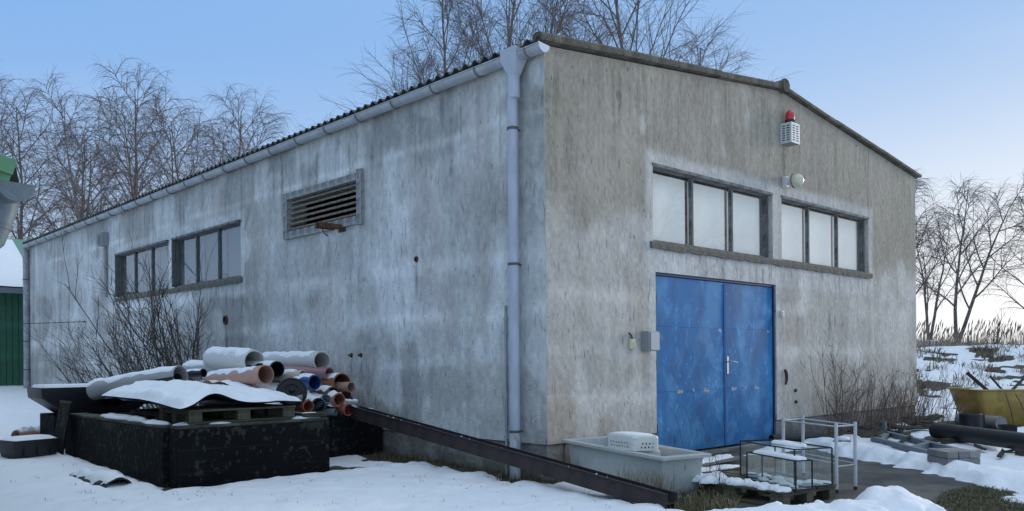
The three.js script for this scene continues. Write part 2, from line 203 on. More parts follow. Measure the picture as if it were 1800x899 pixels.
{ // the gable: brown algae film with a ragged lower edge above, pale washed render below
  const w = 2048, h = 1088, su = W, sv = 5.4, list = flecks(2000, W, sv, .8); for (let k = 0; k < 90; k++) { const s = rr(0, W); list.push([s, EAVE + .5 * (1 - Math.abs(s - W / 2) / (W / 2)), rr(.2, 1.3), rr(.01, .05), rr(.82, .95)]); } for (let k = 0; k < 70; k++) list.push([rr(0, W), rr(.8, 2.6), rr(.2, .7), rr(.01, .035), rr(.86, 1.12)]);
  for (let k = 0; k < 46; k++) list.push([rr(1.8, 8.1), 2.66, rr(.08, .5), rr(.008, .022), rr(.6, .85)]);
  let cx = 8.03; for (let y = 5.0; y > 3.55; y -= .06) { cx += rr(-.018, .02); list.push([cx, y, .09, .008, .25]); }
  cx = 1.83; for (let y = 2.3; y > 2.05; y -= .04) { cx -= rr(0, .02); list.push([cx, y, .06, .007, .25]); }
  list.push([5.09, 4.46, .45, .05, .72], [5.12, 4.3, .5, .03, .8], [6.53, 2.12, .5, .04, .62], [6.72, 2.1, .4, .04, .75], [1.72, 1.36, .5, .08, .82], [1.43, 1.35, .4, .05, .85], [7.55, 4.92, .06, .018, .3], [1.25, 4.5, .16, .05, .6]);
  const mul = scratches(w, h, su, sv, list);
  const t = texture(w, h, (s, y) => {
    const n1 = fbm(s * .6 + 7, y * .6, 4), n2 = fbm(s * 2.1 + 3, y * 1.7, 4), st = fbm(s * 8, y * .8, 3), fi = fbm(s * 24, y * 18, 2), g = hash(s * 997 | 0, y * 991 | 0);
    let c = [.485, .448, .39]; let k = 1 + .22 * (n1 - .5) + .34 * (n2 - .5) + .30 * (st - .5) + .36 * (fi - .5) + .12 * (g - .5);
    k += course(y, s, [[2.05, .1, .2], [1.42, .1, .2], [.85, .08, .14]]);
    const joint = Math.abs((s + .2) % 1.5 - .75); k += .08 * Math.exp(-Math.pow((joint - .72) / .05, 2)) * sst(.4, .7, fbm(s + 13, y * 1.3, 3));
    const film = sst(.46, .60, .5 + .34 * (y - 3.0 + .03 * s) + .30 * (fbm(s * 1.5, y * 1.1 + 8, 4) - .5)); c = mix3(c, [.315, .272, .205], film * .82);
    const bloom = sst(.52, .66, fbm(s * 1.5 + 40, y * 1.2, 4) - .22 * WEDGE(y, 2.6, 3.4)); c = mix3(c, [.63, .60, .545], bloom * .5);
    const muck = sst(.56, .66, fbm(s * 1.3 + 61, y * 1.1, 4) + .1 * WEDGE(y, 1.0, .4)); c = mix3(c, [.36, .31, .25], muck * .5);
    const surround = Math.max(Math.max(1.82 - s, s - 8.1), Math.max(2.42 - y, y - 3.83)); c = mix3(c, [.62, .60, .56], .6 * sst(.12, -.02, surround + .1 * (n2 - .5)));
    const patch = Math.max(s - .42 - .05 * n2, y - .86 - .06 * n2); c = mix3(c, [.36, .285, .215], .5 * sst(.03, -.01, patch));
    const jamb = Math.max(Math.max(1.84 - s, s - 4.97), y - 2.7); c = mix3(c, [.61, .59, .55], .45 * sst(.06, 0, jamb + .05 * (n2 - .5)));
    return [c[0] * k, c[1] * k, c[2] * k, .5 + .5 * (n2 - .5) + .8 * (fi - .5) + .3 * (g - .5)];
  }, su, sv, mul);
  wallGable = new THREE.MeshStandardMaterial({ ...t, roughness: .95, bumpScale: .006 });
}
const WB = .40;                                                     // top of the plinth
const toLong = g => g.applyMatrix4(new THREE.Matrix4().makeBasis(V(0, 0, -1), V(0, 1, 0), V(1, 0, 0)));
{
  const lw = toLong(extrude([[.002, WB], [L - .002, WB], [L - .002, EAVE], [.002, EAVE]], .3, [...WINL.map(([a, b]) => rectP(a, WY[0], b, WY[1])), rectP(3.58, 3.33, 5.55, 3.83)]));
  mesh('wall', lw, wallLong, house);
  const roofY = x => EAVE + (RIDGE - EAVE) * (1 - Math.abs(x - W / 2) / (W / 2));
  const gs = [[.002, WB], [DOOR[0], WB], [DOOR[0], DOOR[3]], [DOOR[1], DOOR[3]], [DOOR[1], WB], [W, WB], [W, EAVE], [W / 2, RIDGE], [.002, EAVE]];
  mesh('wall', tr(extrude(gs, .3, WIN.map(([a, b]) => rectP(a, WY[0], b, WY[1]))), 0, 0, -.3), wallGable, house);
  mesh('wall', tr(extrude([[.3, 0], [W - .3, 0], [W - .3, EAVE], [W / 2, RIDGE - .03], [.3, EAVE]], .28), 0, 0, -L + .02), wallGable, house);
  mesh('wall', box(.3, EAVE - .1, L - .34, W - .152, EAVE / 2 + .04, -L / 2), wallLong, house);
  M.plinth = grime(.235, .23, .215, .8, 1.4, .95, .012, {}, [.13, .14, .10]);
  mesh('plinth', box(.27, .9, L - .06, .16, -.051, -L / 2), M.plinth, house);
  mesh('plinth', box(DOOR[0] - .31, .9, .27, .305 + (DOOR[0] - .31) / 2, -.052, -.157), M.plinth, house);
  mesh('plinth', box(W - DOOR[1] - .02, .9, .27, DOOR[1] + (W - DOOR[1]) / 2, -.052, -.157), M.plinth, house);
  mesh('door_step', box(DOOR[1] - DOOR[0] - .01, .5, .36, (DOOR[0] + DOOR[1]) / 2, -.16, -.14), M.plinth, house);
  mesh('floor_slab', box(W - .7, .1, L - .7, W / 2, .3, -L / 2), M.plinth, house);
}
// windows: weathered frames set back in the openings, three panes each
M.frame = grime(.125, .125, .12, .7, .5, .85, .004, {}, [.23, .23, .22]);
M.sill = grime(.19, .175, .15, .8, .45, .95, .012, {}, [.15, .125, .06]);
M.paneDark = new THREE.MeshPhysicalMaterial({ color: lin(.9, .95, .97), roughness: .015, transmission: 1, thickness: 0, ior: 2.4 });
M.paneMilk = new THREE.MeshPhysicalMaterial({ color: lin(1, .985, .96), roughness: .02, transmission: 1, thickness: 0, ior: 1.6 });
M.backing_panel = grime(.92, .90, .83, .07, 1.1, .9, .001);
M.darkBacking = mat(.15, .18, .20, .9);  // dark panel colour standing for the unlit interior behind the long-wall panes
function glazing(a, b, toWorld, pane, backing, turnT) {             // local: x along the wall, y up, z outwards; returns a window part
  const w = new THREE.Group(); w.name = 'window'; house.add(w); w.applyMatrix4(toWorld);
  const y0 = WY[0], y1 = WY[1], f = .038, wd = b - a; const back = backing ? 0 : .05; w.translateZ(back);
  mesh('frame', [box(wd - .004, f, .07, (a + b) / 2, y1 - f / 2 - .002, -.105), box(wd - .004, f, .07, (a + b) / 2, y0 + f / 2 + .002, -.105), box(f, y1 - y0 - 2 * f - .006, .07, a + f / 2 + .002, (y0 + y1) / 2, -.105), box(f, y1 - y0 - 2 * f - .006, .07, b - f / 2 - .002, (y0 + y1) / 2, -.105)], M.frame, w);
  for (const k of [1, 2]) mesh('mullion', box(.042, y1 - y0 - 2 * f - .006, .05, a + wd * k / 3, (y0 + y1) / 2, -.105), M.frame, w);
  for (let k = 0; k < 3; k++) { const p0 = a + wd * k / 3 + (k ? .027 : f + .004), p1 = a + wd * (k + 1) / 3 - (k < 2 ? .027 : f + .004); mesh('pane', tr(new THREE.PlaneGeometry(p1 - p0, y1 - y0 - 2 * f - .006), (p0 + p1) / 2, (y0 + y1) / 2, -.112), pane, w);
    mesh('backing_panel', box(p1 - p0 - (backing ? .02 : 0), y1 - y0 - (backing ? .13 : .09), .008, (p0 + p1) / 2 - (backing ? .02 : 0), (y0 + y1) / 2 - .005, backing ? -.165 - .006 * k : -.26), backing ? M.backing_panel : M.darkBacking, w); }  // gable: pale blinds; long wall: added dark panels in place of a shaded room
  mesh('lintel', box(wd + .03, .035, .06, (a + b) / 2, y1 - .016, -.022), M.frame, w);
  for (const [x, s] of backing ? [] : [[a, 1]]) mesh('casing', box(.035, y1 - y0 - .06, .06, x + s * .017, (y0 + y1) / 2 - .008, -.022), M.frame, w);
}
const longM = new THREE.Matrix4().makeBasis(V(0, 0, -1), V(0, 1, 0), V(-1, 0, 0)).multiply(new THREE.Matrix4());
const gabM = new THREE.Matrix4();
for (const [a, b] of WIN) glazing(a, b, gabM, M.paneMilk, true);
const longTurn = new THREE.Matrix4().makeRotationY(-Math.PI / 2);   // local x -> -z? set so that local z points to -x
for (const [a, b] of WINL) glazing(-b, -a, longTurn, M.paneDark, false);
function roughSlab(x0, x1, y, h, d, turn) { // sill with a crumbling front edge
  const n = 60, pts = []; for (let i = 0; i <= n; i++) pts.push([lerp(x0, x1, i / n), y + h + .006 * (vn(i * .7, 3) - .5)]); for (let i = n; i >= 0; i--) pts.push([lerp(x0, x1, i / n), y + .022 * vn(i * .9, 8)]);
  const g = extrude(pts, d); tr(g, 0, 0, -.1); if (turn) g.applyMatrix4(turn); return g;
}
mesh('sill', roughSlab(1.83, 8.08, WY[0] - .10, .098, .135), M.sill, house);
mesh('sill', roughSlab(-13.33, -7.16, WY[0] - .10, .098, .135, longTurn), M.sill, house);

// double door of blue painted steel sheet
{
  const scuffs = k => { const l = []; for (let i = 0; i < 150; i++) { const v = Math.pow(rnd(), .8) * 1.9 + .12; l.push([rr(.02, 1.58), v, rr(.03, .14), rr(.006, .024), rr(1.06, 1.5), rr(-1.0, 1.0)]); } for (let i = 0; i < 26; i++) l.push([rr(0, 1.6), rr(.1, .5), rr(.04, .2), rr(.004, .012), rr(.55, .8), rr(-.3, .3)]); for (let i = 0; i < 22; i++) l.push([k ? rr(.05, .3) : rr(1.3, 1.55), rr(.8, 1.4), rr(.03, .1), rr(.004, .01), rr(1.3, 1.9), rr(-.9, .9)]); return scratches(512, 768, 1.6, 2.3, l); };
  const leafTex = k => { const m = texture(512, 768, (u, v) => {
    const a = u + .25 * fbm(u * 2 + k * 9, v * 2, 3), b = v + .25 * fbm(u * 2 + 30, v * 2 + k, 3);
    const wipe = sst(.54, .72, fbm(a * 9 + k * 7, b * 5, 4)), wipe2 = sst(.58, .72, fbm((a - b) * 13 + k, (a + b) * 4, 3)), dirt = fbm(u * 3 + 5, v * 2 + k * 3, 4), soft = sst(.42, .72, fbm(a * 4 + 3 * k, b * 3, 4));
    let c = mix3([.024, .160, .37], [.11, .33, .56], .45 * soft + .25 * wipe); c = mix3(c, [.028, .105, .235], .6 * sst(.5, .75, dirt));
    const seam = Math.min(Math.abs(v - .80), Math.abs(v - 1.62)); const chip = sst(.82, .84, fbm(u * 11 + k * 3, v * 9, 3) - .09 + .26 * Math.exp(-seam * seam / .0012) + .05 * Math.exp(-Math.pow((u - 1.5 * (1 - k)) / .15, 2)));
    c = mix3(c, [.40, .41, .38], chip * .9); const f = fbm(u * 40, v * 40, 2); const q = .94 + .12 * f;
    return [c[0] * q, c[1] * q, c[2] * q, .5 + .5 * (fbm(u * 2.2, v * 2.2 + k * 5, 3) - .5) - .2 * chip]; }, 1.6, 2.3, scuffs(k));
    return new THREE.MeshPhysicalMaterial({ ...m, roughness: .6, bumpScale: .010, specularIntensity: .2 }); };
  M.doorFrame = mat(.012, .035, .11, .6);
  const d = new THREE.Group(); d.name = 'double_door'; house.add(d);
  const [x0, x1, y0, y1] = DOOR, xm = 3.52;
  mesh('frame', [box(.035, y1 - y0, .1, x0 + .0185, (y0 + y1) / 2 - .002, -.075), box(.035, y1 - y0, .1, x1 - .0185, (y0 + y1) / 2 - .002, -.075), box(x1 - x0 - .08, .03, .1, (x0 + x1) / 2, y1 - .017, -.075)], M.doorFrame, d);
  [[x0 + .045, xm - .006], [xm + .006, x1 - .045]].forEach(([a, b], k) => {
    const ys = [y0 + .02, .90, 1.72, y1 - .04]; const m = leafTex(k);
    for (let i = 0; i < 3; i++) { const g = rbox(b - a, ys[i + 1] - ys[i] - .0012, .04, .002, 0, 0, 0); const p = g.attributes.position, uv = g.attributes.uv; tr(g, (a + b) / 2, (ys[i] + ys[i + 1]) / 2, -.062 + .002 * (i % 2)); for (let q = 0; q < p.count; q++) uv.setXY(q, p.getX(q) - a, p.getY(q) - y0); const s = mesh('door_leaf', g, m, d); if (!i) s.userData.label = k ? 'narrower door leaf with handle' : 'wider door leaf with scuffed paint'; }
    for (const hy of [.45, 1.25, 2.05]) mesh('hinge', rod(V(k ? x1 - .03 : x0 + .03, hy - .06, -.022), V(k ? x1 - .03 : x0 + .03, hy + .06, -.022), .013, 8), M.doorFrame, d);
  });
  mesh('meeting_strip', rbox(.05, y1 - y0 - .1, .008, .003, xm + .012, (y0 + y1) / 2 - .01, -.036), mat(.022, .10, .25, .85), d);
  const steel = mat(.55, .56, .56, .35, { metalness: .7 });
  mesh('handle', [rbox(.045, .24, .012, .005, xm + .075, 1.22, -.034), tubeGeo([V(xm + .075, 1.27, -.03), V(xm + .075, 1.27, .03), V(xm + .10, 1.27, .045), V(xm + .20, 1.255, .045)], [.01, .01, .01, .009], 8)], steel, d);
}
// wooden louvre in the long wall
{
  const lv = new THREE.Group(); lv.name = 'louvre_vent'; house.add(lv); lv.applyMatrix4(longTurn);
  M.louvre = grime(.24, .245, .235, .9, .22, .85, .006, {}, [.37, .375, .36]);
  M.slat = grime(.20, .165, .12, 1.0, .3, .9, .008, {}, [.33, .30, .25]);
  const a = -5.66, b = -3.47, y0 = 3.215, y1 = 3.925;
  mesh('frame_board', box(b - a - .23, .115, .045, (a + b) / 2, y0 + .0575, .0235), M.louvre, lv);
  mesh('frame_board', box(b - a - .23, .10, .045, (a + b) / 2, y1 - .05, .0235), M.louvre, lv);
  mesh('frame_board', box(.114, y1 - y0 + .004, .05, a + .057, (y0 + y1) / 2, .0265), M.louvre, lv);
  mesh('frame_board', box(.114, y1 - y0 + .055, .055, b - .057, (y0 + y1) / 2 + .012, .029), M.louvre, lv);
  for (let k = 0; k < 6; k++) mesh('slat', box(b - a - .235, .02, .062, (a + b) / 2, 3.375 + k * .082, -.02, .55), M.slat, lv);
}
// corrugated roof sheets, verge caps, ridge
{
  M.roof = grime(.10, .10, .095, .8, 1.2, .95, .006, {}, [.12, .13, .08]);
  M.verge = grime(.125, .11, .082, .9, .6, .95, .016, {}, [.085, .085, .04]);
  const roof = new THREE.Group(); roof.name = 'roof'; house.add(roof);
  const slope = Math.atan2(RIDGE - EAVE, W / 2), len = (W / 2 + .14) / Math.cos(slope), pitch = .177, amp = .026, cols = 20, per = (L + .1) / cols;
  const wave = s => amp * Math.cos(s / pitch * 2 * Math.PI);
  const sg = []; { const top = [], bot = []; const n = 42; for (let i = 0; i <= n; i++) { const s = per * i / n; top.push([s, wave(s * Math.round(per / pitch) * pitch / per) + .008]); bot.unshift([s, wave(s * Math.round(per / pitch) * pitch / per)]); } sg.push(...top, ...bot); }
  const g = extrude(sg, len); // x along eave, y up, z up the slope
  for (const side of [1, -1]) for (let k = 0; k < cols; k++) {
    const m = mesh('roof_sheet', g, M.roof, roof);
    m.matrixAutoUpdate = true;
    const up = V(side * Math.cos(slope), Math.sin(slope), 0), al = side > 0 ? V(0, 0, -1) : V(0, 0, 1), nn = V().crossVectors(up, al);
    const o = V(side > 0 ? -.14 : W + .14, EAVE + .045 - .14 * Math.tan(slope) + .004 * (k % 2), side > 0 ? .05 - k * per : .05 - (k + 1) * per);
    m.applyMatrix4(new THREE.Matrix4().makeBasis(al, nn.y > 0 ? nn : nn.negate(), up).setPosition(o));
  }
  // verge caps along the gable: rolled fibre-cement pieces overlapping down the slope
  for (const side of [1, -1]) for (let k = 0; k < 3; k++) {
    const prof = []; for (let i = 0; i <= 8; i++) { const a = Math.PI * (.02 + .96 * i / 8); prof.push([Math.cos(a) * .07, Math.sin(a) * (side > 0 ? .036 : .018)]); } prof.push([-.06, side > 0 ? -.058 : -.04], [.07, side > 0 ? -.062 : -.045]);
    const l = 1.76, gv = extrude(prof, l); { const p = gv.attributes.position; for (let i = 0; i < p.count; i++) { const z = p.getZ(i); p.setXYZ(i, p.getX(i) * (1 + .04 * z / l) + .006 * (vn(z * 3, k) - .5), p.getY(i) * (1 - .06 * z / l) + .014 * (vn(z * 2.3 + k * 5, side + 4) - .5), z); } gv.computeVertexNormals(); }
    const up = V(side * Math.cos(slope), Math.sin(slope), 0), al = V(0, 0, -side), nn = V(-side * Math.sin(slope), Math.cos(slope), 0);
    const d0 = -.12 + k * 1.725, o = V(side > 0 ? 0 : W, EAVE + (side > 0 ? .085 : .07), .012).addScaledVector(up, d0).addScaledVector(nn, -.012 * k + .006);
    const mm = mesh('verge_cap', gv, M.verge, house); mm.applyMatrix4(new THREE.Matrix4().makeBasis(al, nn, up).setPosition(o));
  }
  const rg = tubeGeo([V(W / 2, RIDGE + .06, .10), V(W / 2, RIDGE + .065, -L / 2), V(W / 2, RIDGE + .06, -L - .06)], [.1, .09, .09], 10); mesh('ridge_cap', [rg, tr(new THREE.SphereGeometry(.06, 10, 8), W / 2 + .02, RIDGE + .12, .05)], M.verge, house);
}
// gutter, brackets, hopper and downpipes
{
  M.zinc = grime(.40, .42, .44, .35, .9, .5, .002, { metalness: .15 }, [.24, .25, .24]);
  M.pipeGrey = grime(.42, .45, .50, .16, .8, .5, .001);
  M.dark = mat(.03, .028, .026, .8);
  const R = .078, gx = -.105, gy = 4.655, gut = new THREE.Group(); gut.name = 'gutter'; house.add(gut);
  const pr = []; for (let i = 0; i <= 14; i++) { const a = Math.PI + Math.PI * i / 14; pr.push([Math.cos(a) * R, Math.sin(a) * R]); } for (let i = 14; i >= 0; i--) { const a = Math.PI + Math.PI * i / 14; pr.push([Math.cos(a) * (R - .004), Math.sin(a) * (R - .004)]); }
  const bead = z => V(gx - R, gy + .004, z);
  const segs = [.10, -.24, -5.3, -10.3, -15.4, -L - .06];
  for (let i = 0; i < 5; i++) { const a = segs[i] - (i === 1 ? .24 : 0), b = segs[i + 1]; mesh('gutter_length', [tr(extrude(pr, a - b), gx, gy + (i % 2 ? .003 : 0), b), rod(bead(a), bead(b), .009, 8)], M.zinc, gut); }
  for (const z of [.10, -L - .064]) mesh('end_cap', tr(extrude([[-R - .012, .014], ...pr.slice(0, 15).map(([x, y]) => [x * 1.05, y * 1.05]), [R + .004, .0]], .006), gx, gy, z), mat(.62, .65, .70, .5), gut);
  for (let z = -.12; z > -L; z -= .82) { const q = []; for (let i = 0; i <= 12; i++) { const a = Math.PI * .96 + Math.PI * 1.04 * i / 12; q.push(V(gx + Math.cos(a) * (R + .006), gy + Math.sin(a) * (R + .006), z)); } q.push(V(-.002, gy + .02, z)); mesh('bracket', tubeGeo(q, q.map(() => .011), 5), M.bracket ??= mat(.16, .17, .18, .6), gut); }
  function downpipe(z, hop, mtl, lower) {
    const dp = new THREE.Group(); dp.name = 'downpipe'; house.add(dp);
    if (hop) { const hz = -.36, cx = -.11; mesh('hopper', tr(loft([[.10, .10, -.27, .04], [.115, .115, -.25, .04], [.18, .245, -.07, .008], [.185, .25, .05, .008], [.165, .23, .05, .008], [.10, .10, -.2, .03]], .3), cx, 4.67, hz), mtl, dp); mesh('pipe', tubeGeo([V(cx, 4.46, hz), V(cx, 4.22, hz), V(cx, 4.19, hz)], [.066, .066, .058], 18), mtl, dp); }
    const top = hop ? 4.2 : 4.52, cx = hop ? -.11 : -.09, y0 = G(0, z) - .05;
    const pr0 = hop ? .058 : .075; mesh('pipe', rod(V(cx, top, z), V(cx, lower, z), pr0, 18), mtl, dp);
    mesh('pipe', rod(V(cx - .002, lower, z), V(cx - .002, y0, z), pr0 + .003, 18), hop ? M.pipePale : mtl, dp);
    if (!hop) mesh('elbow', tubeGeo([V(gx, gy - R, z), V(gx, 4.54, z), V(cx, 4.48, z)], [.07, .074, .074], 12), mtl, dp);
    for (const y of hop ? [3.86, 2.37, .53] : [3.7, 1.95, 1.15]) mesh('clamp', [tubeGeo([V(cx, y - .014, z), V(cx, y + .014, z)], [pr0 + .008, pr0 + .008], 18), box(.06, .02, .02, -.03, y, z)], M.clamp ??= mat(.10, .09, .085, .7), dp);
  }
  M.pipePale = grime(.50, .52, .55, .25, .5, .55, .001, {}, [.33, .33, .33]);
  downpipe(-.385, true, M.pipeGrey, .52); downpipe(-20.45, false, M.zinc, .9);
  mesh('conduit', [rod(V(-.02, 1.93, -.62), V(-.02, -.02, -.62), .016, 8), ...[1.78, 1.62, .45].map(y => box(.03, .03, .055, -.016, y, -.62))], M.zinc, house);
  mesh('gutter_stub', tr(extrude(pr, L), W + .22, gy + .03, -L), M.zinc, house);
}

// ───────────────────────── fittings on the warehouse ─────────────────────────
M.white = grime(.62, .63, .61, .2, .4, .5, .0008);
M.rust = grime(.12, .055, .025, 1.0, .25, .9, .004, {}, [.05, .025, .015]);
{ // alarm: slotted grey sounder box with a red beacon on top
  const t = thing('alarm_beacon', 'red beacon dome on a slotted pale siren box high on the gable', 'alarm', [5.14, 4.49, 0], 0);
  const bw = .25, bh = .30, bd = .17, slots = w => { const h = []; for (let c = 0; c < 2; c++) for (let r = 0; r < 7; r++) { const x0 = -w / 2 + w * (.13 + .42 * c), y0 = .035 + r * .035; h.push(rectP(x0, y0, x0 + w * .30, y0 + .017)); } return h; };
  mesh('front_panel', tr(extrude(rectP(-bw / 2, 0, bw / 2, bh), .008, slots(bw)), 0, 0, bd), M.white, t);
  for (const s of [-1, 1]) mesh('side_panel', tr(extrude(rectP(-bd / 2 + .001, 0, bd / 2 - .001, bh), .008, slots(bd)), s * (bw / 2 - (s > 0 ? .009 : -.001)), 0, bd / 2, 0, Math.PI / 2), M.white, t);
  mesh('lid', box(bw - .002, .006, bd, 0, bh - .004, bd / 2), M.white, t); mesh('base_plate', box(bw - .002, .006, bd, 0, .004, bd / 2), mat(.30, .28, .25, .8), t);
  mesh('horn', tr(new THREE.CylinderGeometry(.07, .05, .22, 14), 0, .15, .08), mat(.06, .06, .06, .7), t);
  mesh('beacon_base', tr(new THREE.CylinderGeometry(.072, .085, .06, 20), .0, bh + .03, .09), mat(.012, .012, .014, .5), t);
  const prof = [[.066, 0], [.068, .07], [.062, .105], [.045, .13], [.02, .142], [0, .145]].map(p => new THREE.Vector2(...p));
  mesh('beacon_dome', tr(new THREE.LatheGeometry(prof, 20), 0, bh + .06, .09), new THREE.MeshPhysicalMaterial({ color: lin(.62, .012, .015), roughness: .18, clearcoat: 1 }), t);
}
{
  const t = thing('wall_lamp', 'round glass wall lamp on a white bracket between the gable windows', 'lamp', [5.09, 3.87, 0]);
  mesh('bracket', rbox(.09, .17, .07, .012, 0, .06, .036), M.white, t);
  mesh('socket', tr(new THREE.CylinderGeometry(.052, .06, .06, 16), .02, .07, .095, Math.PI / 2), M.white, t);
  mesh('glass_globe', tr(new THREE.SphereGeometry(.105, 22, 16), .045, .065, .19), new THREE.MeshPhysicalMaterial({ color: lin(.62, .60, .42), roughness: .12, clearcoat: 1, clearcoatRoughness: .1 }), t);
  mesh('rim', tr(new THREE.TorusGeometry(.10, .009, 8, 24), .045, .065, .15), mat(.14, .12, .07, .5), t);
}
{
  const t = thing('junction_box', 'square grey metal box on the gable beside the blue door', 'box', [1.735, 1.41, 0]);
  mesh('case', rbox(.20, .24, .12, .006, 0, .12, .061), mat(.27, .29, .30, .55), t); mesh('cover', rbox(.17, .215, .014, .004, .012, .118, .128), mat(.40, .42, .45, .5), t);
  const s = thing('wall_socket', 'small cream outdoor socket with a short black cable', 'socket', [1.44, 1.43, 0]);
  mesh('case', rbox(.085, .125, .05, .012, 0, .0625, .026), mat(.68, .66, .42, .5), s); mesh('cover', rbox(.05, .07, .012, .004, .004, .058, .055), mat(.60, .60, .42, .4), s);
  mesh('cable', tubeGeo([V(0, .12, .025), V(-.005, .16, .02), V(-.03, .19, .012), V(-.035, .2, -.004)], [.009, .009, .008, .008], 8), M.dark, s);
  const w = thing('switch_box', 'small white switch box on the gable above the hinge side of the blue door', 'switch', [4.98, 1.92, 0]); mesh('case', rbox(.075, .09, .04, .008, 0, .045, .021), M.white, w); mesh('cover', rbox(.05, .06, .01, .003, 0, .045, .045), mat(.5, .5, .47, .5), w);
}
{
  const t = thing('vent_box', 'grey louvred vent box high on the long wall beside the windows', 'vent', [-.0, 3.98, -13.95], -Math.PI / 2);
  mesh('case', rbox(.30, .30, .16, .01, 0, .15, .082), mat(.28, .29, .29, .8), t); for (let k = 0; k < 5; k++) mesh('slat', box(.24, .008, .03, 0, .06 + k * .045, .17, .5), mat(.22, .23, .23, .8), t);
  mesh('duct', box(.12, 1.15, .05, .02, -.58, .027), mat(.26, .265, .26, .9), t);
}
{ // rusty bracket and hook below the louvre
  const t = thing('rusty_bracket', 'rusty steel bracket with a hook below the wooden louvre', 'bracket', [0, 3.17, -4.02]);
  mesh('arm', [box(.42, .01, .11, -.20, .075, .0), box(.42, .07, .012, -.20, .04, .05), box(.30, .07, .012, -.26, .04, -.05)], M.rust, t);
  mesh('wall_plate', box(.02, .13, .16, -.011, .05, 0), M.rust, t);
  const q = []; for (let i = 0; i <= 10; i++) { const a = -.3 + 2.4 * i / 10; q.push(V(-.37 + .07 * (1 - Math.cos(a)), .06 - .16 * Math.sin(a * .75), .04)); } mesh('hook', tubeGeo(q, q.map(() => .008), 6), M.dark, t);
}
for (const [name, px, py, r, out, lab] of [['vent_pipe', 397, 563, .075, .03, 'rusty round pipe end in the long wall below the windows'], ['pipe_stub', 732, 456, .035, .015, 'small rusty pipe stub in the long wall midway to the downpipe']]) {
  const p = onX(px, py, 0), t = thing(name, lab, 'pipe', [0, p.y, p.z]);
  mesh('flange', tr(new THREE.LatheGeometry([[r * .65, -.05], [r * .65, out], [r, out], [r * 1.12, .002], [r * 1.12, 0]].map(a => new THREE.Vector2(...a)), 18), 0, 0, 0, 0, 0, Math.PI / 2), M.rust, t);
  mesh('bore_shade', tr(new THREE.CylinderGeometry(r * .66, r * .66, .01, 14), -.002, 0, 0, 0, 0, Math.PI / 2), mat(.008, .007, .006, .9), t);  // near-black disc over the wall face, standing for shade inside the pipe
}
for (const px of [618, 635]) { const p = onX(px, 625, 0), t = thing('wall_bolt', 'short rusty bolt, one of a pair in the long wall above the pipes', 'bolt', [0, p.y, p.z], 0, 'pair of bolts above the pipe pile'); mesh('shank', rod(V(.02, 0, 0), V(-.05, 0, 0), .017, 8), M.rust, t); mesh('washer', rod(V(0, 0, 0), V(-.008, 0, 0), .033, 10), M.rust, t); }
for (const [px, py] of [[1398, 687], [1399, 707]]) { const p = onZ(px, py, 0), t = thing('wall_plug', 'dark rusty anchor stub in the gable just past the blue door', 'anchor', [p.x, p.y, 0], 0, 'anchor stubs past the door'); mesh('shank', rod(V(0, 0, -.02), V(0, 0, .03), .018, 8), M.rust, t); mesh('washer', rod(V(0, 0, 0), V(0, 0, .008), .03, 10), M.rust, t); }
{ const t = thing('rusty_hinge_plate', 'curved rusty iron plate on the gable beside the blue door', 'bracket', [5.09, .90, 0]); const q = []; for (let i = 0; i <= 10; i++) { const a = -1.2 + 2.9 * i / 10; q.push(V(.05 * Math.cos(a) - .02, .12 + .11 * Math.sin(a), .012)); } mesh('plate', tubeGeo(q, q.map((_, i) => .012 + .014 * Math.sin(i / 10 * 3)), 7), M.rust, t); }
{ const t = thing('wire', 'thin dark wire strung from the long wall past the green shed', 'wire'); const a = V(-.03, 2.32, -15.5), b = V(-7.5, 2.36, -16.5), q = []; for (let i = 0; i <= 12; i++) q.push(a.clone().lerp(b, i / 12).add(V(0, -.16 * Math.sin(Math.PI * i / 12), 0))); mesh('cable', tubeGeo(q, q.map(() => .009), 5), mat(.03, .04, .07, .6), t); mesh('eyelet', rod(V(.02, 2.32, -15.5), V(-.05, 2.32, -15.5), .018, 8), M.rust, t); }

// ───────────────────────── green sheds ─────────────────────────
{
  M.green = grime(.022, .105, .062, .35, .9, .6, .002); M.greenTrim = mat(.10, .27, .13, .5); M.greenRoof = mat(.14, .30, .19, .5);
  const t = thing('green_shed', 'dark green boarded shed with snowy roof past the far end of the warehouse', 'shed', [-2.4, 0, -25.2]);
  const y0 = .3, y1 = 3.55, hw = 3.3, hz = 3.2, rY = 5.35;
  mesh('wall', extrudeWalls(hw, hz, y0, y1, rY), M.green, t);
  for (let i = 0; i < 40; i++) mesh('board', box(.145, y1 - y0 - .02, .022, -hw + .083 + i * .165, (y0 + y1) / 2, hz + .012 + .004 * (i % 3)), M.green, t);
  const sl = Math.atan2(rY - y1, hz), len = hz / Math.cos(sl) + .35;
  for (const s of [1, -1]) { const m = mesh('roof_slope', box(2 * hw + .5, .06, len, 0, 0, 0), M.greenRoof, t); m.position.set(0, (y1 + rY) / 2 + .02 - .03, s * (hz / 2 + .13)); m.rotation.x = s * sl; }
  const g = sheet(lines([[-hw - .1], [hw - .28, .12]]), lines([[-.2], [len - .28, .12]]), (x, z) => .07 + .05 * fbm(x * 1.2 + 3, z * 1.2, 3) * Math.min(1, (hw - .25 - x) * 2) - (z < 0 ? .05 : 0));
  const sn = mesh('snow_cover', g, M.snow, t); sn.position.set(0, rY + .0, .1); sn.rotation.x = sl;
  mesh('fascia', box(2 * hw + .5, .16, .03, 0, y1 - .09, hz + .42), mat(.16, .18, .20, .6), t);
  for (const s of [1, -1]) { const m = mesh('verge_board', box(.05, .24, len, 0, 0, 0), M.greenTrim, t); m.position.set(hw + .27, (y1 + rY) / 2 + .02, s * (hz / 2 + .13)); m.rotation.x = s * sl; }
}
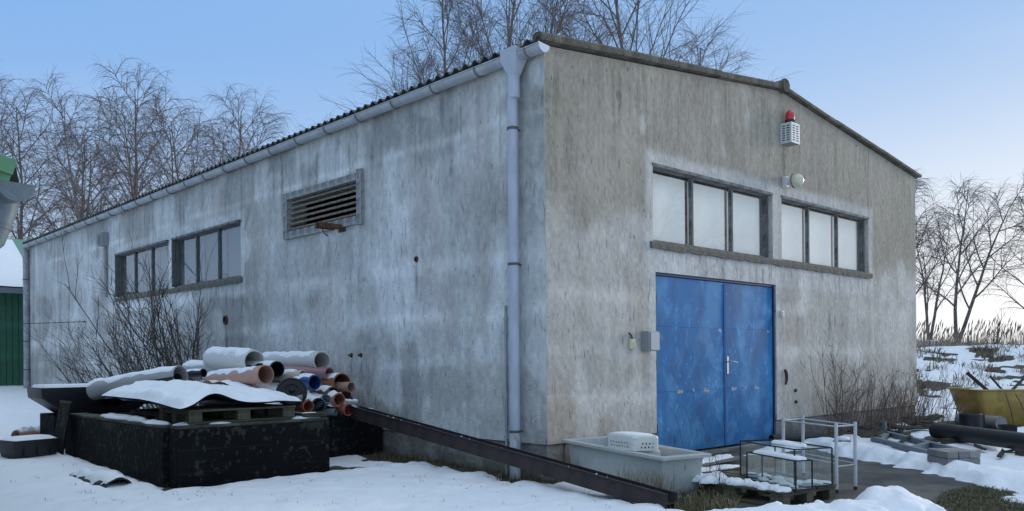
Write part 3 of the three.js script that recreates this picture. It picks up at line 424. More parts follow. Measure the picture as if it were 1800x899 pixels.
function extrudeWalls(hw, hz, y0, y1, rY) { return merge([box(2 * hw, y1 - y0, .1, 0, (y0 + y1) / 2, hz - .05), box(2 * hw, y1 - y0, .1, 0, (y0 + y1) / 2, -hz + .05), ...[-1, 1].map(s => tr(extrude([[-hz + .11, y0], [hz - .11, y0], [hz - .11, y1], [0, rY - .06], [-hz + .11, y1]], .1), s > 0 ? hw - .1 : -hw, 0, 0, 0, Math.PI / 2))]); }
{ // near outbuilding: only its eave corner, gutter end and downpipe reach into view
  const E0 = V(-5.43, 2.16, 1.68), t = thing('green_roofed_outbuilding', 'low outbuilding with green roof edge and grey gutter opposite the long wall', 'building', [E0.x, 0, E0.z]);
  const ey = E0.y + .045, sl = .26, rw = 3.6;
  mesh('wall', [box(.2, 2.6, 11, -.62, .75, -6.2), box(6, 2.6, .2, -3.73, .75, -.8)], M.green, t);
  M.eave = grime(.085, .21, .10, .25, .6, .5, .001);
  const bar = (h, dx, dy, z, th) => { const g = box(rw, h, th, -rw / 2, 0, 0); const m = mesh('barge_board', g, M.eave, t); m.position.set(dx, ey + dy, z); m.rotation.z = -sl; return m; };
  bar(.075, .0, .07, -.015, .03); bar(.05, -.016, .015, -.04, .03);
  for (const s of [0]) { const m = mesh('roof_slope', box(rw, .05, 11.4, -rw / 2, 0, 0), M.greenRoof, t); m.position.set(-.01, ey + .075, -5.74); m.rotation.z = -sl; const sn = mesh('snow_cover', box(rw - .3, .05, 11.1, -rw / 2 - .12, .052, 0), M.snow, t); sn.position.copy(m.position); sn.rotation.z = -sl; }
  const m2 = mesh('roof_slope', box(rw, .05, 11.4, rw / 2, 0, 0), M.greenRoof, t); m2.position.set(-2 * rw * Math.cos(sl) - .03, ey + .075, -5.74); m2.rotation.z = sl;
  mesh('eave_end', tr(extrude([[.0, .085], [.02, .08], [.035, -.005], [.0, -.02], [-.03, -.015]], 11.2), 0, ey, -11.26), mat(.012, .014, .013, .8), t);
  M.gutterGrey = grime(.12, .15, .165, .3, .4, .55, .001);
  const R = .082, pr = []; for (let i = 0; i <= 18; i++) { const a = Math.PI + Math.PI * i / 18; pr.push([Math.cos(a) * R, Math.sin(a) * R * 1.02]); } const shell = [...pr, ...pr.slice().reverse().map(([x, y]) => [x * .95, y * .95])];
  const gut = mesh('gutter', tr(extrude(shell, 11.2), .01, E0.y + .045, -11.23), M.gutterGrey, t); gut.rotation.z = 0;
  mesh('end_cap', tr(extrude([...pr, [R, .006], [-R, .006]].map(([x, y]) => [x * 1.02, y * 1.02]), .006), .012, E0.y + .042, -.029, 0, 0, -.05), M.gutterGrey, t);
  const P = (x, y, z) => V(x, E0.y + y, z);
  mesh('downpipe', tubeGeo([P(-.01, -.01, -.2), P(-.012, -.07, -.2), P(-.02, -.11, -.2), P(-.03, -.155, -.2), P(-.05, -.215, -.2), P(-.10, -.262, -.2), P(-.17, -.285, -.2), P(-.30, -.32, -.2), P(-.38, -.36, -.2), P(-.42, -.45, -.2), P(-.43, -2.2, -.2)], [.075, .068, .06, .056, .055, .055, .055, .055, .055, .055, .055], 18), M.gutterGrey, t);
  mesh('pipe_collar', tubeGeo([P(-.026, -.135, -.2), P(-.031, -.16, -.2)], [.06, .06], 18), M.gutterGrey, t);
}

// ───────────────────────── black basin, pallets and pipes by the long wall ─────────────────────────
{ // tarred concrete: black coat, worn through in grey green flakes along the upper edge and corners, form-board lines
  const t = texture(1024, 512, (u, v) => { const n = fbm(u * 3, v * 3, 4), f = fbm(u * 26, v * 22, 3), g = fbm(u * 7 + 9, v * 8, 4); let c = [.0035 + .004 * n, .0040 + .0045 * n, .0045 + .005 * n]; const worn = sst(.64, .72, .55 * g + .5 * f + .13 * sst(.42, .62, v)); c = mix3(c, [.045, .046, .035], worn * (.3 + .6 * f)); c = mix3(c, [.03, .032, .03], .8 * sst(.70, .76, f)); const line = Math.exp(-Math.pow((v - .43 - .01 * vn(u * 5, 2)) / .004, 2)) + Math.exp(-Math.pow((v - .2 - .01 * vn(u * 4, 7)) / .003, 2)); c = mix3(c, [.035, .036, .03], .5 * clamp(line) * sst(.3, .7, fbm(u * 4, 3, 2))); return [...c, .5 + .7 * (g - .5) + .5 * (f - .5)]; }, 2.2, 1);
  M.tar = new THREE.MeshPhysicalMaterial({ ...t, roughness: .9, bumpScale: .018, specularIntensity: .35 });
}
M.tarTop = grime(.06, .062, .05, .9, .7, .95, .012, {}, [.10, .105, .07]);
M.wood = grime(.13, .115, .075, .9, .5, .9, .006, {}, [.07, .075, .05]);
M.woodDark = grime(.055, .047, .034, .9, .5, .95, .006);
const TOP = .655;
{
  const t = thing('concrete_basin', 'low black tarred concrete basin built against the long wall', 'basin');
  const blk = (x0, x1, z0, z1, y1, r = .02) => rbox(x1 - x0, y1 + .5, z1 - z0, r, (x0 + x1) / 2, (y1 - .5) / 2, (z0 + z1) / 2);
  const uvw = g => planarUV(g);
  mesh('front_wall', uvw(blk(-3.18, -1.44, -2.23, -2.03, TOP)), M.tar, t); mesh('side_wall', uvw(blk(-3.24, -3.02, -5.5, -2.232, TOP - .004)), M.tar, t);
  mesh('side_wall', uvw(blk(-1.64, -1.442, -3.0, -2.232, TOP - .004)), M.tar, t); mesh('recess_wall', uvw(blk(-1.44, -.01, -3.25, -3.05, TOP - .01)), M.tar, t);
  mesh('end_wall', uvw(blk(-3.2, -.01, -6.8, -6.1, TOP - .03)), M.tar, t); mesh('deck', uvw(blk(-3.03, -1.63, -6.1, -2.24, TOP - .03, .01)), M.tar, t); mesh('deck', uvw(blk(-1.629, -.02, -6.1, -3.2, TOP - .031, .01)), M.tar, t);
  mesh('coping', uvw(rbox(1.72, .03, .2, .008, -2.31, TOP + .012, -2.135)), M.tarTop, t); mesh('coping', uvw(rbox(.2, .03, 3.1, .008, -3.13, TOP + .011, -3.8)), M.tarTop, t);
  const s = thing('leaning_board', 'black warped board leaning on the end of the tarred basin', 'board', [-3.40, G(-3.4, -5.2), -5.25]); const lb = rbox(.022, .70, .45, .006, 0, .34, 0); const m = mesh('board', lb, M.tar, s); m.rotation.z = -.16; mesh('edge_strip', rbox(.03, .03, .43, .006, .11, .69, 0), M.woodDark, s);
}
function pallet(name, label, group, x, y, z, turn, l = 1.2, wd = .8, wood = M.wood, y2) { // euro pallet, base at its centre
  const t = thing(name, label, 'pallet', [x, y, z], turn, group);
  for (let k = 0; k < 5; k++) mesh('deck_board', rbox(l, .02, k % 2 ? .1 : .14, .003, rr(-.004, .004), .134 + rr(0, .002), -wd / 2 + .07 + k * (wd - .14) / 4, 0, rr(-.006, .006)), wood, t);
  for (const i of [-1, 0, 1]) { mesh('stringer_board', rbox(.14, .02, wd - .01, .003, i * (l / 2 - .075), .112, 0), wood, t); for (const j of [-1, 0, 1]) mesh('block', rbox(.14, .076, .1, .004, i * (l / 2 - .075), .0615, j * (wd / 2 - .055)), wood, t); }
  for (const j of [-1, 0, 1]) mesh('bottom_board', rbox(l - .01, .02, .1, .003, 0, .0115, j * (wd / 2 - .055)), wood, t);
  return t;
}
pallet('pallet', 'weathered wooden pallet at the front corner of the tarred basin under the snowy sheet', null, -2.42, TOP + .03, -2.52, 0);
pallet('pallet', 'dark wooden pallet behind another one on the tarred basin', null, -2.40, TOP - .025, -3.42, .03, 1.2, .8, M.woodDark);
{ // bowed bitumen sheet with its load of snow, on the pallets
  const t = thing('roofing_sheet', 'bowed black roofing sheet heaped with snow on the basin pallets', 'sheet');
  const hgt = (u, v) => { let y = .845 + .13 * Math.exp(-Math.pow((u - .28) / .17, 2)) * (1 - .75 * v) + .07 * sst(.0, .5, v) + .06 * u * (1 - .3 * v) - .03 * sst(.75, 1, u); y += .075 * Math.exp(-Math.pow((u - .5) / .3, 2)) * v; return y; };
  const at = (u, v) => V(lerp(-3.16, -1.74, u) + .03 * v + .02 * Math.sin(v * 9), hgt(u, v), lerp(-2.08, -4.5, v) + .10 * Math.exp(-Math.pow(u / .12, 2)) * (1 - v) + .03 * Math.sin(u * 11) + .05 * (fbm(u * 9, v * 3, 3) - .5));
  const surf = (n, m, f) => { const P = [], U = [], I = []; for (let j = 0; j <= m; j++) for (let i = 0; i <= n; i++) { const q = f(i / n, j / m); P.push(q.x, q.y, q.z); U.push(i / n * 1.7, j / m * 2.4); } for (let j = 0; j < m; j++) for (let i = 0; i < n; i++) { const a = j * (n + 1) + i; I.push(a, a + 1, a + n + 1, a + 1, a + n + 2, a + n + 1); } const g = new THREE.BufferGeometry(); g.setAttribute('position', new THREE.Float32BufferAttribute(P, 3)); g.setAttribute('uv', new THREE.Float32BufferAttribute(U, 2)); g.setIndex(I); g.computeVertexNormals(); return g; };
  mesh('sheet', [surf(40, 40, at), surf(40, 40, (u, v) => at(u, v).add(V(0, -.012, 0)))], mat(.012, .012, .013, .8), t);
  mesh('snow_cover', surf(70, 70, (u, v) => { const e = Math.min(u, 1 - u, v * 1.4, (1 - v) * 1.4); const q = at(lerp(.005, .995, u), lerp(.004, .99, v)); q.y += .004 + (.068 + .06 * (fbm(u * 5, v * 6, 3) - .5) + .045 * (fbm(u * 15, v * 20, 2) - .5)) * Math.sqrt(clamp((e - .02 * fbm(u * 20, v * 26, 2)) / .04)); return q; }), M.snow, t);
}
// plastic and clay pipes: a mouth pixel fixes the place once the depth of the mouth is known
function snowCap(len, R, arc, th, sdv) { const n = 26, m = 10, P = [], I = [], U = []; for (let i = 0; i <= n; i++) for (let j = 0; j <= m; j++) { const z = -len * i / n, e = Math.min(1, Math.min(i, n - i) / 1.5 + .15), b = j / m * 2 - 1, a = b * arc * (.62 + .75 * vn(i * .45 + sdv, 3 + Math.sign(b))), r = R + .002 + th * Math.sqrt(Math.max(0, 1 - b * b)) * Math.max(0, -.12 + 1.5 * vn(i * .35 + sdv * 3, j * .5)) * e; P.push(Math.sin(a) * r, Math.cos(a) * r, z); U.push(j / m * .3, z); } for (let i = 0; i < n; i++) for (let j = 0; j < m; j++) { const a = i * (m + 1) + j; I.push(a, a + 1, a + m + 1, a + 1, a + m + 2, a + m + 1); } const g = new THREE.BufferGeometry(); g.setAttribute('position', new THREE.Float32BufferAttribute(P, 3)); g.setAttribute('uv', new THREE.Float32BufferAttribute(U, 2)); g.setIndex(I); g.computeVertexNormals(); return g; }
function pipe(name, label, group, mouth, len, R0, color, { yaw = 0, pitch = 0, collar = 0, wall = .13, snow = 0, inner, rough = .45, drop = 0 } = {}) {
  const t = thing(name, label, 'pipe', mouth, yaw, group); t.rotation.order = 'YXZ'; t.rotation.x = pitch;
  const R = R0 * 1.1, w = R * wall, ro = R, pts = []; const V2 = (r, z) => pts.push(new THREE.Vector2(r, z));
  V2(0, len * .97); V2(ro * (collar ? .93 : 1) - w, len * .97); V2(ro - w, 0); if (collar) { V2(ro, 0); V2(ro + .004, .01); V2(ro, .02); V2(ro, collar); V2(ro * .93, collar + .03); V2(ro * .93, len); V2(0, len); } else { V2(ro - .002, 0); V2(ro, .003); V2(ro, len); V2(0, len); }
  const g = tr(toCreasedNormals(new THREE.LatheGeometry(pts, 28), .5), 0, 0, 0, -Math.PI / 2);
  mesh('tube', g, color.isMaterial ? color : grime(...color, .22, .5, rough, .001), t);
  if (snow) mesh('snow_cap', tr(snowCap(len - (collar ? collar : .02), (collar ? R * .93 : R), .95, snow * .7, mouth.x * 7), 0, 0, -(collar ? collar : .02)), M.snow, t);
  if (inner) mesh('socket_ring', tr(new THREE.TorusGeometry(R * .86, R * .05, 6, 26), 0, 0, -.06), inner, t);
  return t;
}
const C = { white: [.55, .56, .57], grey: [.22, .24, .26], salmon: [.42, .22, .16], terracotta: [.30, .10, .06], pink: [.30, .15, .14], black: [.012, .012, .014], blue: [.02, .06, .20], orange: [.26, .095, .04], greygreen: [.17, .18, .15], bluegrey: [.15, .18, .20] };
const mz = (px, py, z) => onZ(px, py, z), PG = null;
pipe('plastic_pipe', 'short wide white pipe under snow at the back of the pile, above the salmon one', PG, mz(447, 636, -4.1), 1.2, .138, [.68, .66, .61], { yaw: .03, pitch: .04, snow: .035, wall: .1 });
pipe('plastic_pipe', 'long pale grey socket pipe lying topmost against the wall', PG, mz(566, 635, -3.75), 1.75, .122, [.60, .57, .53], { yaw: -.03, pitch: .0, snow: .03, collar: .16 });
pipe('plastic_pipe', 'salmon orange pipe end propped on the snowy sheet', PG, mz(467, 659, -3.55), 1.25, .11, [.48, .27, .20], { yaw: .12, pitch: -.06, snow: .02, collar: .14, wall: .08 });
pipe('plastic_pipe', 'black pipe between the salmon pipe and the pale grey one', PG, mz(487, 650, -3.75), 1.2, .098, C.black, { yaw: .05, snow: .015 });
pipe('plastic_pipe', 'long dusty pink pipe sloping out under the pale grey one', PG, mz(579, 657, -3.5), 1.7, .074, C.pink, { yaw: .16, pitch: .03, collar: .14 });
pipe('plastic_pipe', 'blue pipe in the middle of the pile', PG, mz(553, 673, -3.3), 1.3, .088, C.blue, { yaw: .06, snow: .025, rough: .3 });
pipe('plastic_pipe', 'wide rust orange pipe beside the wall', PG, mz(601, 674, -3.35), 1.5, .12, C.orange, { yaw: 0, wall: .1, snow: .01 });
pipe('plastic_pipe', 'thin pink pipe poking out of the wide rust orange pipe', PG, mz(617, 681, -3.18), .5, .062, [.34, .19, .15], { yaw: .22, pitch: .02, collar: .1 });
pipe('plastic_pipe', 'brown pipe mouth below the blue pipe', PG, mz(586, 694, -3.25), 1.2, .095, [.12, .07, .04], { snow: .015 });
pipe('plastic_pipe', 'dark orange pipe lying directly under the wide rust orange pipe', PG, mz(607, 697, -3.3), 1.2, .085, [.16, .065, .035], {});
pipe('plastic_pipe', 'terracotta pipe sticking out at the front of the pile beside the pallet', PG, mz(542, 715, -2.9), .8, .07, C.terracotta, { yaw: .12, collar: .1, snow: .02 });
pipe('plastic_pipe', 'black pipe mouth at the front of the pile beside the terracotta pipe', PG, mz(560, 713, -2.98), .9, .082, C.black, { snow: .03 });
pipe('plastic_pipe', 'blue grey pipe bend tilted upwards at the front of the pile', PG, mz(574, 701, -3.0), .32, .062, C.bluegrey, { pitch: -.6, yaw: .1 });
pipe('plastic_pipe', 'thin blue grey pipe lowest at the front of the pile', PG, mz(590, 725, -2.95), .5, .04, C.bluegrey, { yaw: .5 });
pipe('plastic_pipe', 'bright orange red pipe end overhanging the recess of the basin', PG, mz(613, 721, -2.98), .9, .069, [.42, .12, .07], { yaw: .05, collar: .1, snow: .025 });
pipe('plastic_pipe', 'thin pale grey pipe across the top of the orange red pipe', PG, mz(631, 708, -3.05), .4, .028, [.38, .40, .40], { yaw: .45, snow: .02 });
pipe('plastic_pipe', 'short grey green pipe beside the corner of the snowy sheet', PG, mz(532, 702, -2.95), .22, .05, C.greygreen, { yaw: .95, collar: .06 });
pipe('plastic_pipe', 'thin black pipe end on the snow behind the wide brown mouthed pipe', PG, mz(358, 656, -4.4), .9, .05, C.black, { yaw: .3, pitch: -.06, snow: .01 });
pipe('plastic_pipe', 'wide grey pipe with brown mouth, snow covered, above the black trough', PG, mz(317, 661, -4.3), 1.5, .118, [.36, .35, .34], { yaw: .42, pitch: -.13, snow: .03, wall: .07 });
pipe('plastic_pipe', 'black pipe stuck inside the wide brown mouthed pipe', PG, mz(312, 667, -4.27), .5, .075, C.black, { yaw: .42, pitch: -.13 });
pipe('plastic_pipe', 'cream pipe lying askew over the blue pipe', PG, mz(533, 662, -3.6), 1.1, .075, [.50, .42, .34], { yaw: .28, pitch: -.02, collar: .12, snow: .03 });
pipe('plastic_pipe', 'short brick orange pipe leaning down toward the wall at the end of the pile', PG, mz(596, 703, -3.05), .7, .075, [.38, .14, .08], { yaw: -.12, pitch: .05, snow: .03 });
pipe('plastic_pipe', 'pale grey pipe just behind the salmon one, mouth full of snow', PG, mz(430, 650, -4.6), 1.3, .09, [.46, .45, .43], { yaw: .22, snow: .05 });
// lower layers that carry the pile
[[-.25, -3.6], [-.5, -3.65], [-.78, -3.7], [-1.05, -3.7], [-1.32, -3.6]].forEach(([x, z], i) => pipe('plastic_pipe', 'dark pipe in the bottom layer of the pile', 'bottom layer of the pipe pile', V(x, TOP + .105, z), 1.9, .115, [.06, .05, .045], { yaw: rr(-.04, .04), snow: .02 }));
[[-.3, -3.85], [-.62, -3.9], [-.9, -3.9]].forEach(([x, z]) => pipe('plastic_pipe', 'dusty brown pipe in the middle layer of the pile', 'middle layer of the pipe pile', V(x, TOP + .30, z), 1.7, .1, [.14, .09, .07], { yaw: rr(-.05, .05), snow: .03 }));
{ // ribbed black lid
  const p = mz(515, 680, -3.1), t = thing('ribbed_lid', 'round black ribbed plastic lid propped among the pipes', 'lid', [p.x, p.y - .12, p.z - .05], -.45); t.rotation.order = 'YXZ'; t.rotation.x = 1.05; t.scale.setScalar(.84);
  const pr = [[0, .05], [.04, .055], [.05, .04], [.09, .04], [.1, .055], [.13, .055], [.14, .04], [.18, .035], [.19, .045], [.215, .04], [.225, .0], [.225, -.05], [.21, -.05], [.21, -.01], [0, 0]].map(a => new THREE.Vector2(...a));
  mesh('disc', tr(toCreasedNormals(new THREE.LatheGeometry(pr, 36), .4), 0, .14, 0), mat(.008, .008, .01, .7), t); mesh('knob', tr(new THREE.CylinderGeometry(.03, .035, .03, 14), 0, .205, 0), mat(.008, .008, .01, .7), t);
}
{ // crumpled black membrane under the pipes
  const t = thing('membrane_scrap', 'crumpled black membrane scrap with snow behind the bowed sheet', 'membrane'); const f = (x, z) => .98 + .10 * fbm(x * 3, z * 3, 3) - .25 * Math.pow((z + 4.6) / 1.3, 2);
  mesh('membrane', sheet(lines([[-2.9], [-1.5, .06]]), lines([[-5.5], [-3.95, .06]]), (x, z) => f(x, z) - .14), mat(.012, .012, .014, .55), t); mesh('snow_cover', sheet(lines([[-2.8], [-1.5, .05]]), lines([[-5.4], [-4.05, .05]]), (x, z) => f(x, z) - .17 + .09 * sst(.35, .6, fbm(x * 2.2, z * 2.2, 3))), M.snow, t);
}
{ // black mortar trough behind the basin
  const t = thing('mortar_trough', 'long black steel trough with sloping sides and a strip of snow behind the basin', 'trough', [-2.62, TOP - .02, -6.35], .0);
  mesh('shell', loft([[.9, .62, .0, .02], [1.5, .72, .22, .02], [1.52, .74, .36, .02], [1.46, .68, .36, .02], [1.42, .64, .22, .02], [.84, .56, .03, .02]]), mat(.012, .012, .016, .5), t); mesh('snow_fill', tr(loft([[1.38, .6, .2, .02], [1.45, .66, .35, .03], [1.40, .6, .395, .05]]), 0, 0, 0), M.snow, t);
  const s = thing('snow_covered_gutter_piece', 'snow covered half pipe lying on the ground along the basin', 'half pipe', [-3.62, snowTop(-3.6, -2.6) - .03, -2.62], .12);
  const pr = []; for (let i = 0; i <= 12; i++) { const a = Math.PI * i / 12; pr.push([Math.cos(a) * .14, Math.sin(a) * .10]); } for (let i = 12; i >= 0; i--) { const a = Math.PI * i / 12; pr.push([Math.cos(a) * .128, Math.sin(a) * .088]); }
  mesh('shell', tr(extrude(pr, .9), 0, 0, -.7), mat(.014, .014, .015, .6), s); const cap = tr(snowCap(.9, .12, 1.55, .05, 4), 0, -.02, .2); mesh('snow_cap', cap, M.snow, s);
}
{
  pipe('clay_pipe', 'short salmon pipe half under snow in the yard beyond the basin', null, onY(27, 770, .30), .55, .095, [.40, .20, .14], { yaw: -1.15, snow: .05 });
  const p = onY(58, 803, .2), t = thing('plastic_crate', 'black battered plastic crate lying in the snow beside the salmon pipe', 'crate', [p.x, p.y, p.z - .2], .25);
  mesh('shell', loft([[.5, .36, 0, .03], [.56, .42, .2, .03], [.53, .39, .2, .03], [.48, .34, .02, .03]]), mat(.014, .014, .016, .5), t); mesh('snow_fill', loft([[.5, .36, .1, .05], [.52, .38, .2, .05], [.42, .3, .235, .08]]), M.snow, t); for (const k of [-1, 0, 1]) mesh('rib', box(.02, .17, .02, k * .16, .1, .195, -.14), mat(.014, .014, .016, .5), t);
}
{ // snow caught between the pipes and on the coping of the basin
  const t = thing('snow_heap', 'lumpy snow caught between the pipes behind the pallets', 'snow'); t.userData.kind = 'stuff';
  mesh('snow', sheet(lines([[-1.75], [-.06, .035]]), lines([[-5.4], [-3.12, .035]]), (x, z) => .80 - .22 * sst(-.42, -.12, x + .12 * (vn(z * 4, 3) - .5)) + .10 * sst(-.3, -1.3, x) + .10 * (fbm(x * 5, z * 5, 3) - .5) + .16 * sst(-3.2, -4.2, z) - .25 * sst(-4.9, -5.4, z) - .12 * sst(-3.35, -3.12, z)), M.snow, t);
  const s = thing('coping_snow', 'thin strips of snow along the front coping of the basin', 'snow'); s.userData.kind = 'stuff'; const lump = (x, z, w, d, h, r = 0) => { const g = new THREE.SphereGeometry(1, 16, 8, 0, Math.PI * 2, 0, Math.PI / 2), p = g.attributes.position; for (let i = 0; i < p.count; i++) { const q = 1 + .35 * (vn(p.getX(i) * 3 + x * 9, p.getZ(i) * 3 + z * 5) - .5); p.setXYZ(i, p.getX(i) * w * q, p.getY(i) * h * q, p.getZ(i) * d * q); } g.computeVertexNormals(); return tr(g, x, TOP + .024, z, 0, r); };
  mesh('snow', [lump(-3.13, -2.7, .09, .32, .035), lump(-3.12, -3.25, .07, .25, .05), lump(-3.1, -3.9, .1, .5, .05), lump(-3.0, -2.2, .16, .06, .03), lump(-1.62, -2.2, .14, .12, .05), lump(-1.75, -2.12, .12, .06, .03), lump(-1.2, -3.12, .1, .07, .04), lump(-.3, -3.13, .2, .05, .02), lump(-2.7, -2.1, .12, .05, .02)], M.snow, s);
}
{ const t = thing('timber_offcut', 'short square timber at the basin corner beside the front pipes', 'timber', [-1.60, TOP + .026, -2.14], .02); mesh('beam', rbox(.32, .05, .12, .006, 0, .035, 0), M.tarTop, t); mesh('snow_cap', tr(loft([[.2, .1, .058, .04], [.17, .08, .072, .04]]), -.05, -.008, 0), M.snow, t); }
// ───────────────────────── leaning steel beam ─────────────────────────
{
  const a = V(-.47, .66, -3.02), b = V(-.50, .075, 1.98), t = thing('steel_beam', 'dark maroon steel beam sloping from the basin down to the snow', 'beam', b);
  const d = a.clone().sub(b), len = d.length(); const o = new THREE.Object3D(); t.rotation.order = 'YXZ'; t.rotation.y = Math.atan2(-d.x, -d.z); t.rotation.x = Math.asin(d.y / len);
  M.beam = grime(.024, .016, .017, .9, .5, .6, .004, {}, [.045, .026, .02]);
  const bar = (w, h, x, y) => tr(boxUV(new THREE.BoxGeometry(w, h, len), w, h, len), x, y, -len / 2);
  mesh('flange', bar(.012, .15, -.07, 0), M.beam, t); mesh('flange', bar(.012, .15, .07, 0), M.beam, t); mesh('web', bar(.126, .01, 0, -.012), M.beam, t);
  mesh('lip', bar(.03, .008, -.079, .078), M.beam, t);
  const crumbs = []; for (let k = 0; k < 11; k++) crumbs.push(tr(new THREE.IcosahedronGeometry(rr(.004, .011), 0), -.08 + rr(-.008, .01), .084, -rr(.1, len - .4))); const s = mesh('snow_crumbs', crumbs, M.snow, t); s.userData.kind = 'stuff';
}

// ───────────────────────── tub, crate, pallet and glass tanks in front of the gable ─────────────────────────
const lumpGeo = (w, h, d, sdv, seg = 14) => { const g = new THREE.SphereGeometry(1, seg, seg / 2 | 0, 0, Math.PI * 2, 0, Math.PI / 2), p = g.attributes.position; for (let i = 0; i < p.count; i++) { const q = 1 + .5 * (vn(p.getX(i) * 2.5 + sdv * 9, p.getZ(i) * 2.5 + sdv * 5) - .5); p.setXYZ(i, p.getX(i) * w * q, p.getY(i) * h * q, p.getZ(i) * d * q); } g.computeVertexNormals(); return g; };
const frameTurn = Math.atan2(-.21, .977);                            // yaw of the tub: local x across, local -z along
{
  M.tub = grime(.44, .455, .42, .14, .9, .5, .001);
  const t = thing('plastic_tub', 'long grey green plastic tub with flanged rim standing before the gable', 'tub', [.28, .05, .92]); t.rotation.order = 'YXZ'; t.rotation.y = -.21; t.rotation.x = .028;
  mesh('shell', loft([[.46, 1.44, 0, .012], [.47, 1.45, .012, .015], [.515, 1.52, .345, .015], [.60, 1.62, .347, .008], [.615, 1.635, .352, .01], [.615, 1.635, .376, .01], [.607, 1.627, .382, .01], [.49, 1.49, .382, .02], [.48, 1.48, .372, .02], [.43, 1.40, .03, .03]], .35), M.tub, t);
  for (const [w, h, x, y] of [[.03, .10, .03, .285], [.02, .05, .17, .30]]) mesh('latch', rbox(w, h, .02, .006, x, y, .745), mat(.30, .32, .33, .5), t);
}
function crate(label, x, y, z, turn, tilt) {
  const t = thing('fish_crate', label, 'crate', [x, y, z], turn); t.rotation.order = 'YXZ'; t.rotation.z = tilt;
  M.crate = M.crate || grime(.66, .655, .60, .10, .6, .45, .0008); const w = .32, l = .46, h = .15;
  mesh('bottom_panel', tr(loft([[w - .01, l - .01, h - .045, .045], [w, l, h - .03, .045], [w - .012, l - .012, h - .008, .05], [w - .05, l - .05, h, .05]]), 0, 0, 0), M.crate, t);
  const holes = ln => { const H = [], n = Math.round(ln / .044) - 1; for (let r = 0; r < 2; r++) for (let k = 0; k < n; k++) { const p = new THREE.Path(); p.absarc((k - (n - 1) / 2) * .044 + (r ? .012 : 0), .032 + r * .036, .011, 0, Math.PI * 2); p.isPath = true; H.push(p); } return H; };
  for (const s of [-1, 1]) { mesh('side_panel', tr(extrude(rectP(-l / 2 + .04, 0, l / 2 - .04, h - .035), .006, holes(l - .09)), s * (w / 2 - (s > 0 ? .008 : -.002)), 0, 0, 0, Math.PI / 2), M.crate, t); mesh('end_panel', tr(extrude(rectP(-w / 2 + .04, 0, w / 2 - .04, h - .035), .006, holes(w - .09)), 0, 0, s * (l / 2 - (s > 0 ? .008 : -.002))), M.crate, t); }
  for (const sx of [-1, 1]) for (const sz of [-1, 1]) mesh('corner_post', tr(new THREE.CylinderGeometry(.042, .042, h - .04, 14, 1, false), sx * (w / 2 - .043), (h - .04) / 2, sz * (l / 2 - .043)), M.crate, t);
  mesh('rim_strip', [tr(new THREE.TorusGeometry(.001, .0005, 3, 4), 0, .02, 0), box(.006, .016, l - .1, w / 2 + .002, .008, 0), box(.006, .016, l - .1, -w / 2 - .002, .008, 0), box(w - .1, .016, .006, 0, .008, l / 2 + .002), box(w - .1, .016, .006, 0, .008, -l / 2 - .002)], M.crate, t);
  return t;
}
{ crate('lower white perforated fish crate hidden inside the tub', .27, .26, .98, -.20, 0); const c = crate('upturned white perforated fish crate lying on the tub with snow on it', .15, .42, 1.04, -.24, -.04); mesh('snow_cover', tr(loft([[.26, .40, .148, .06], [.25, .39, .158, .08], [.18, .30, .162, .06]]), 0, 0, 0), M.snow, c); }
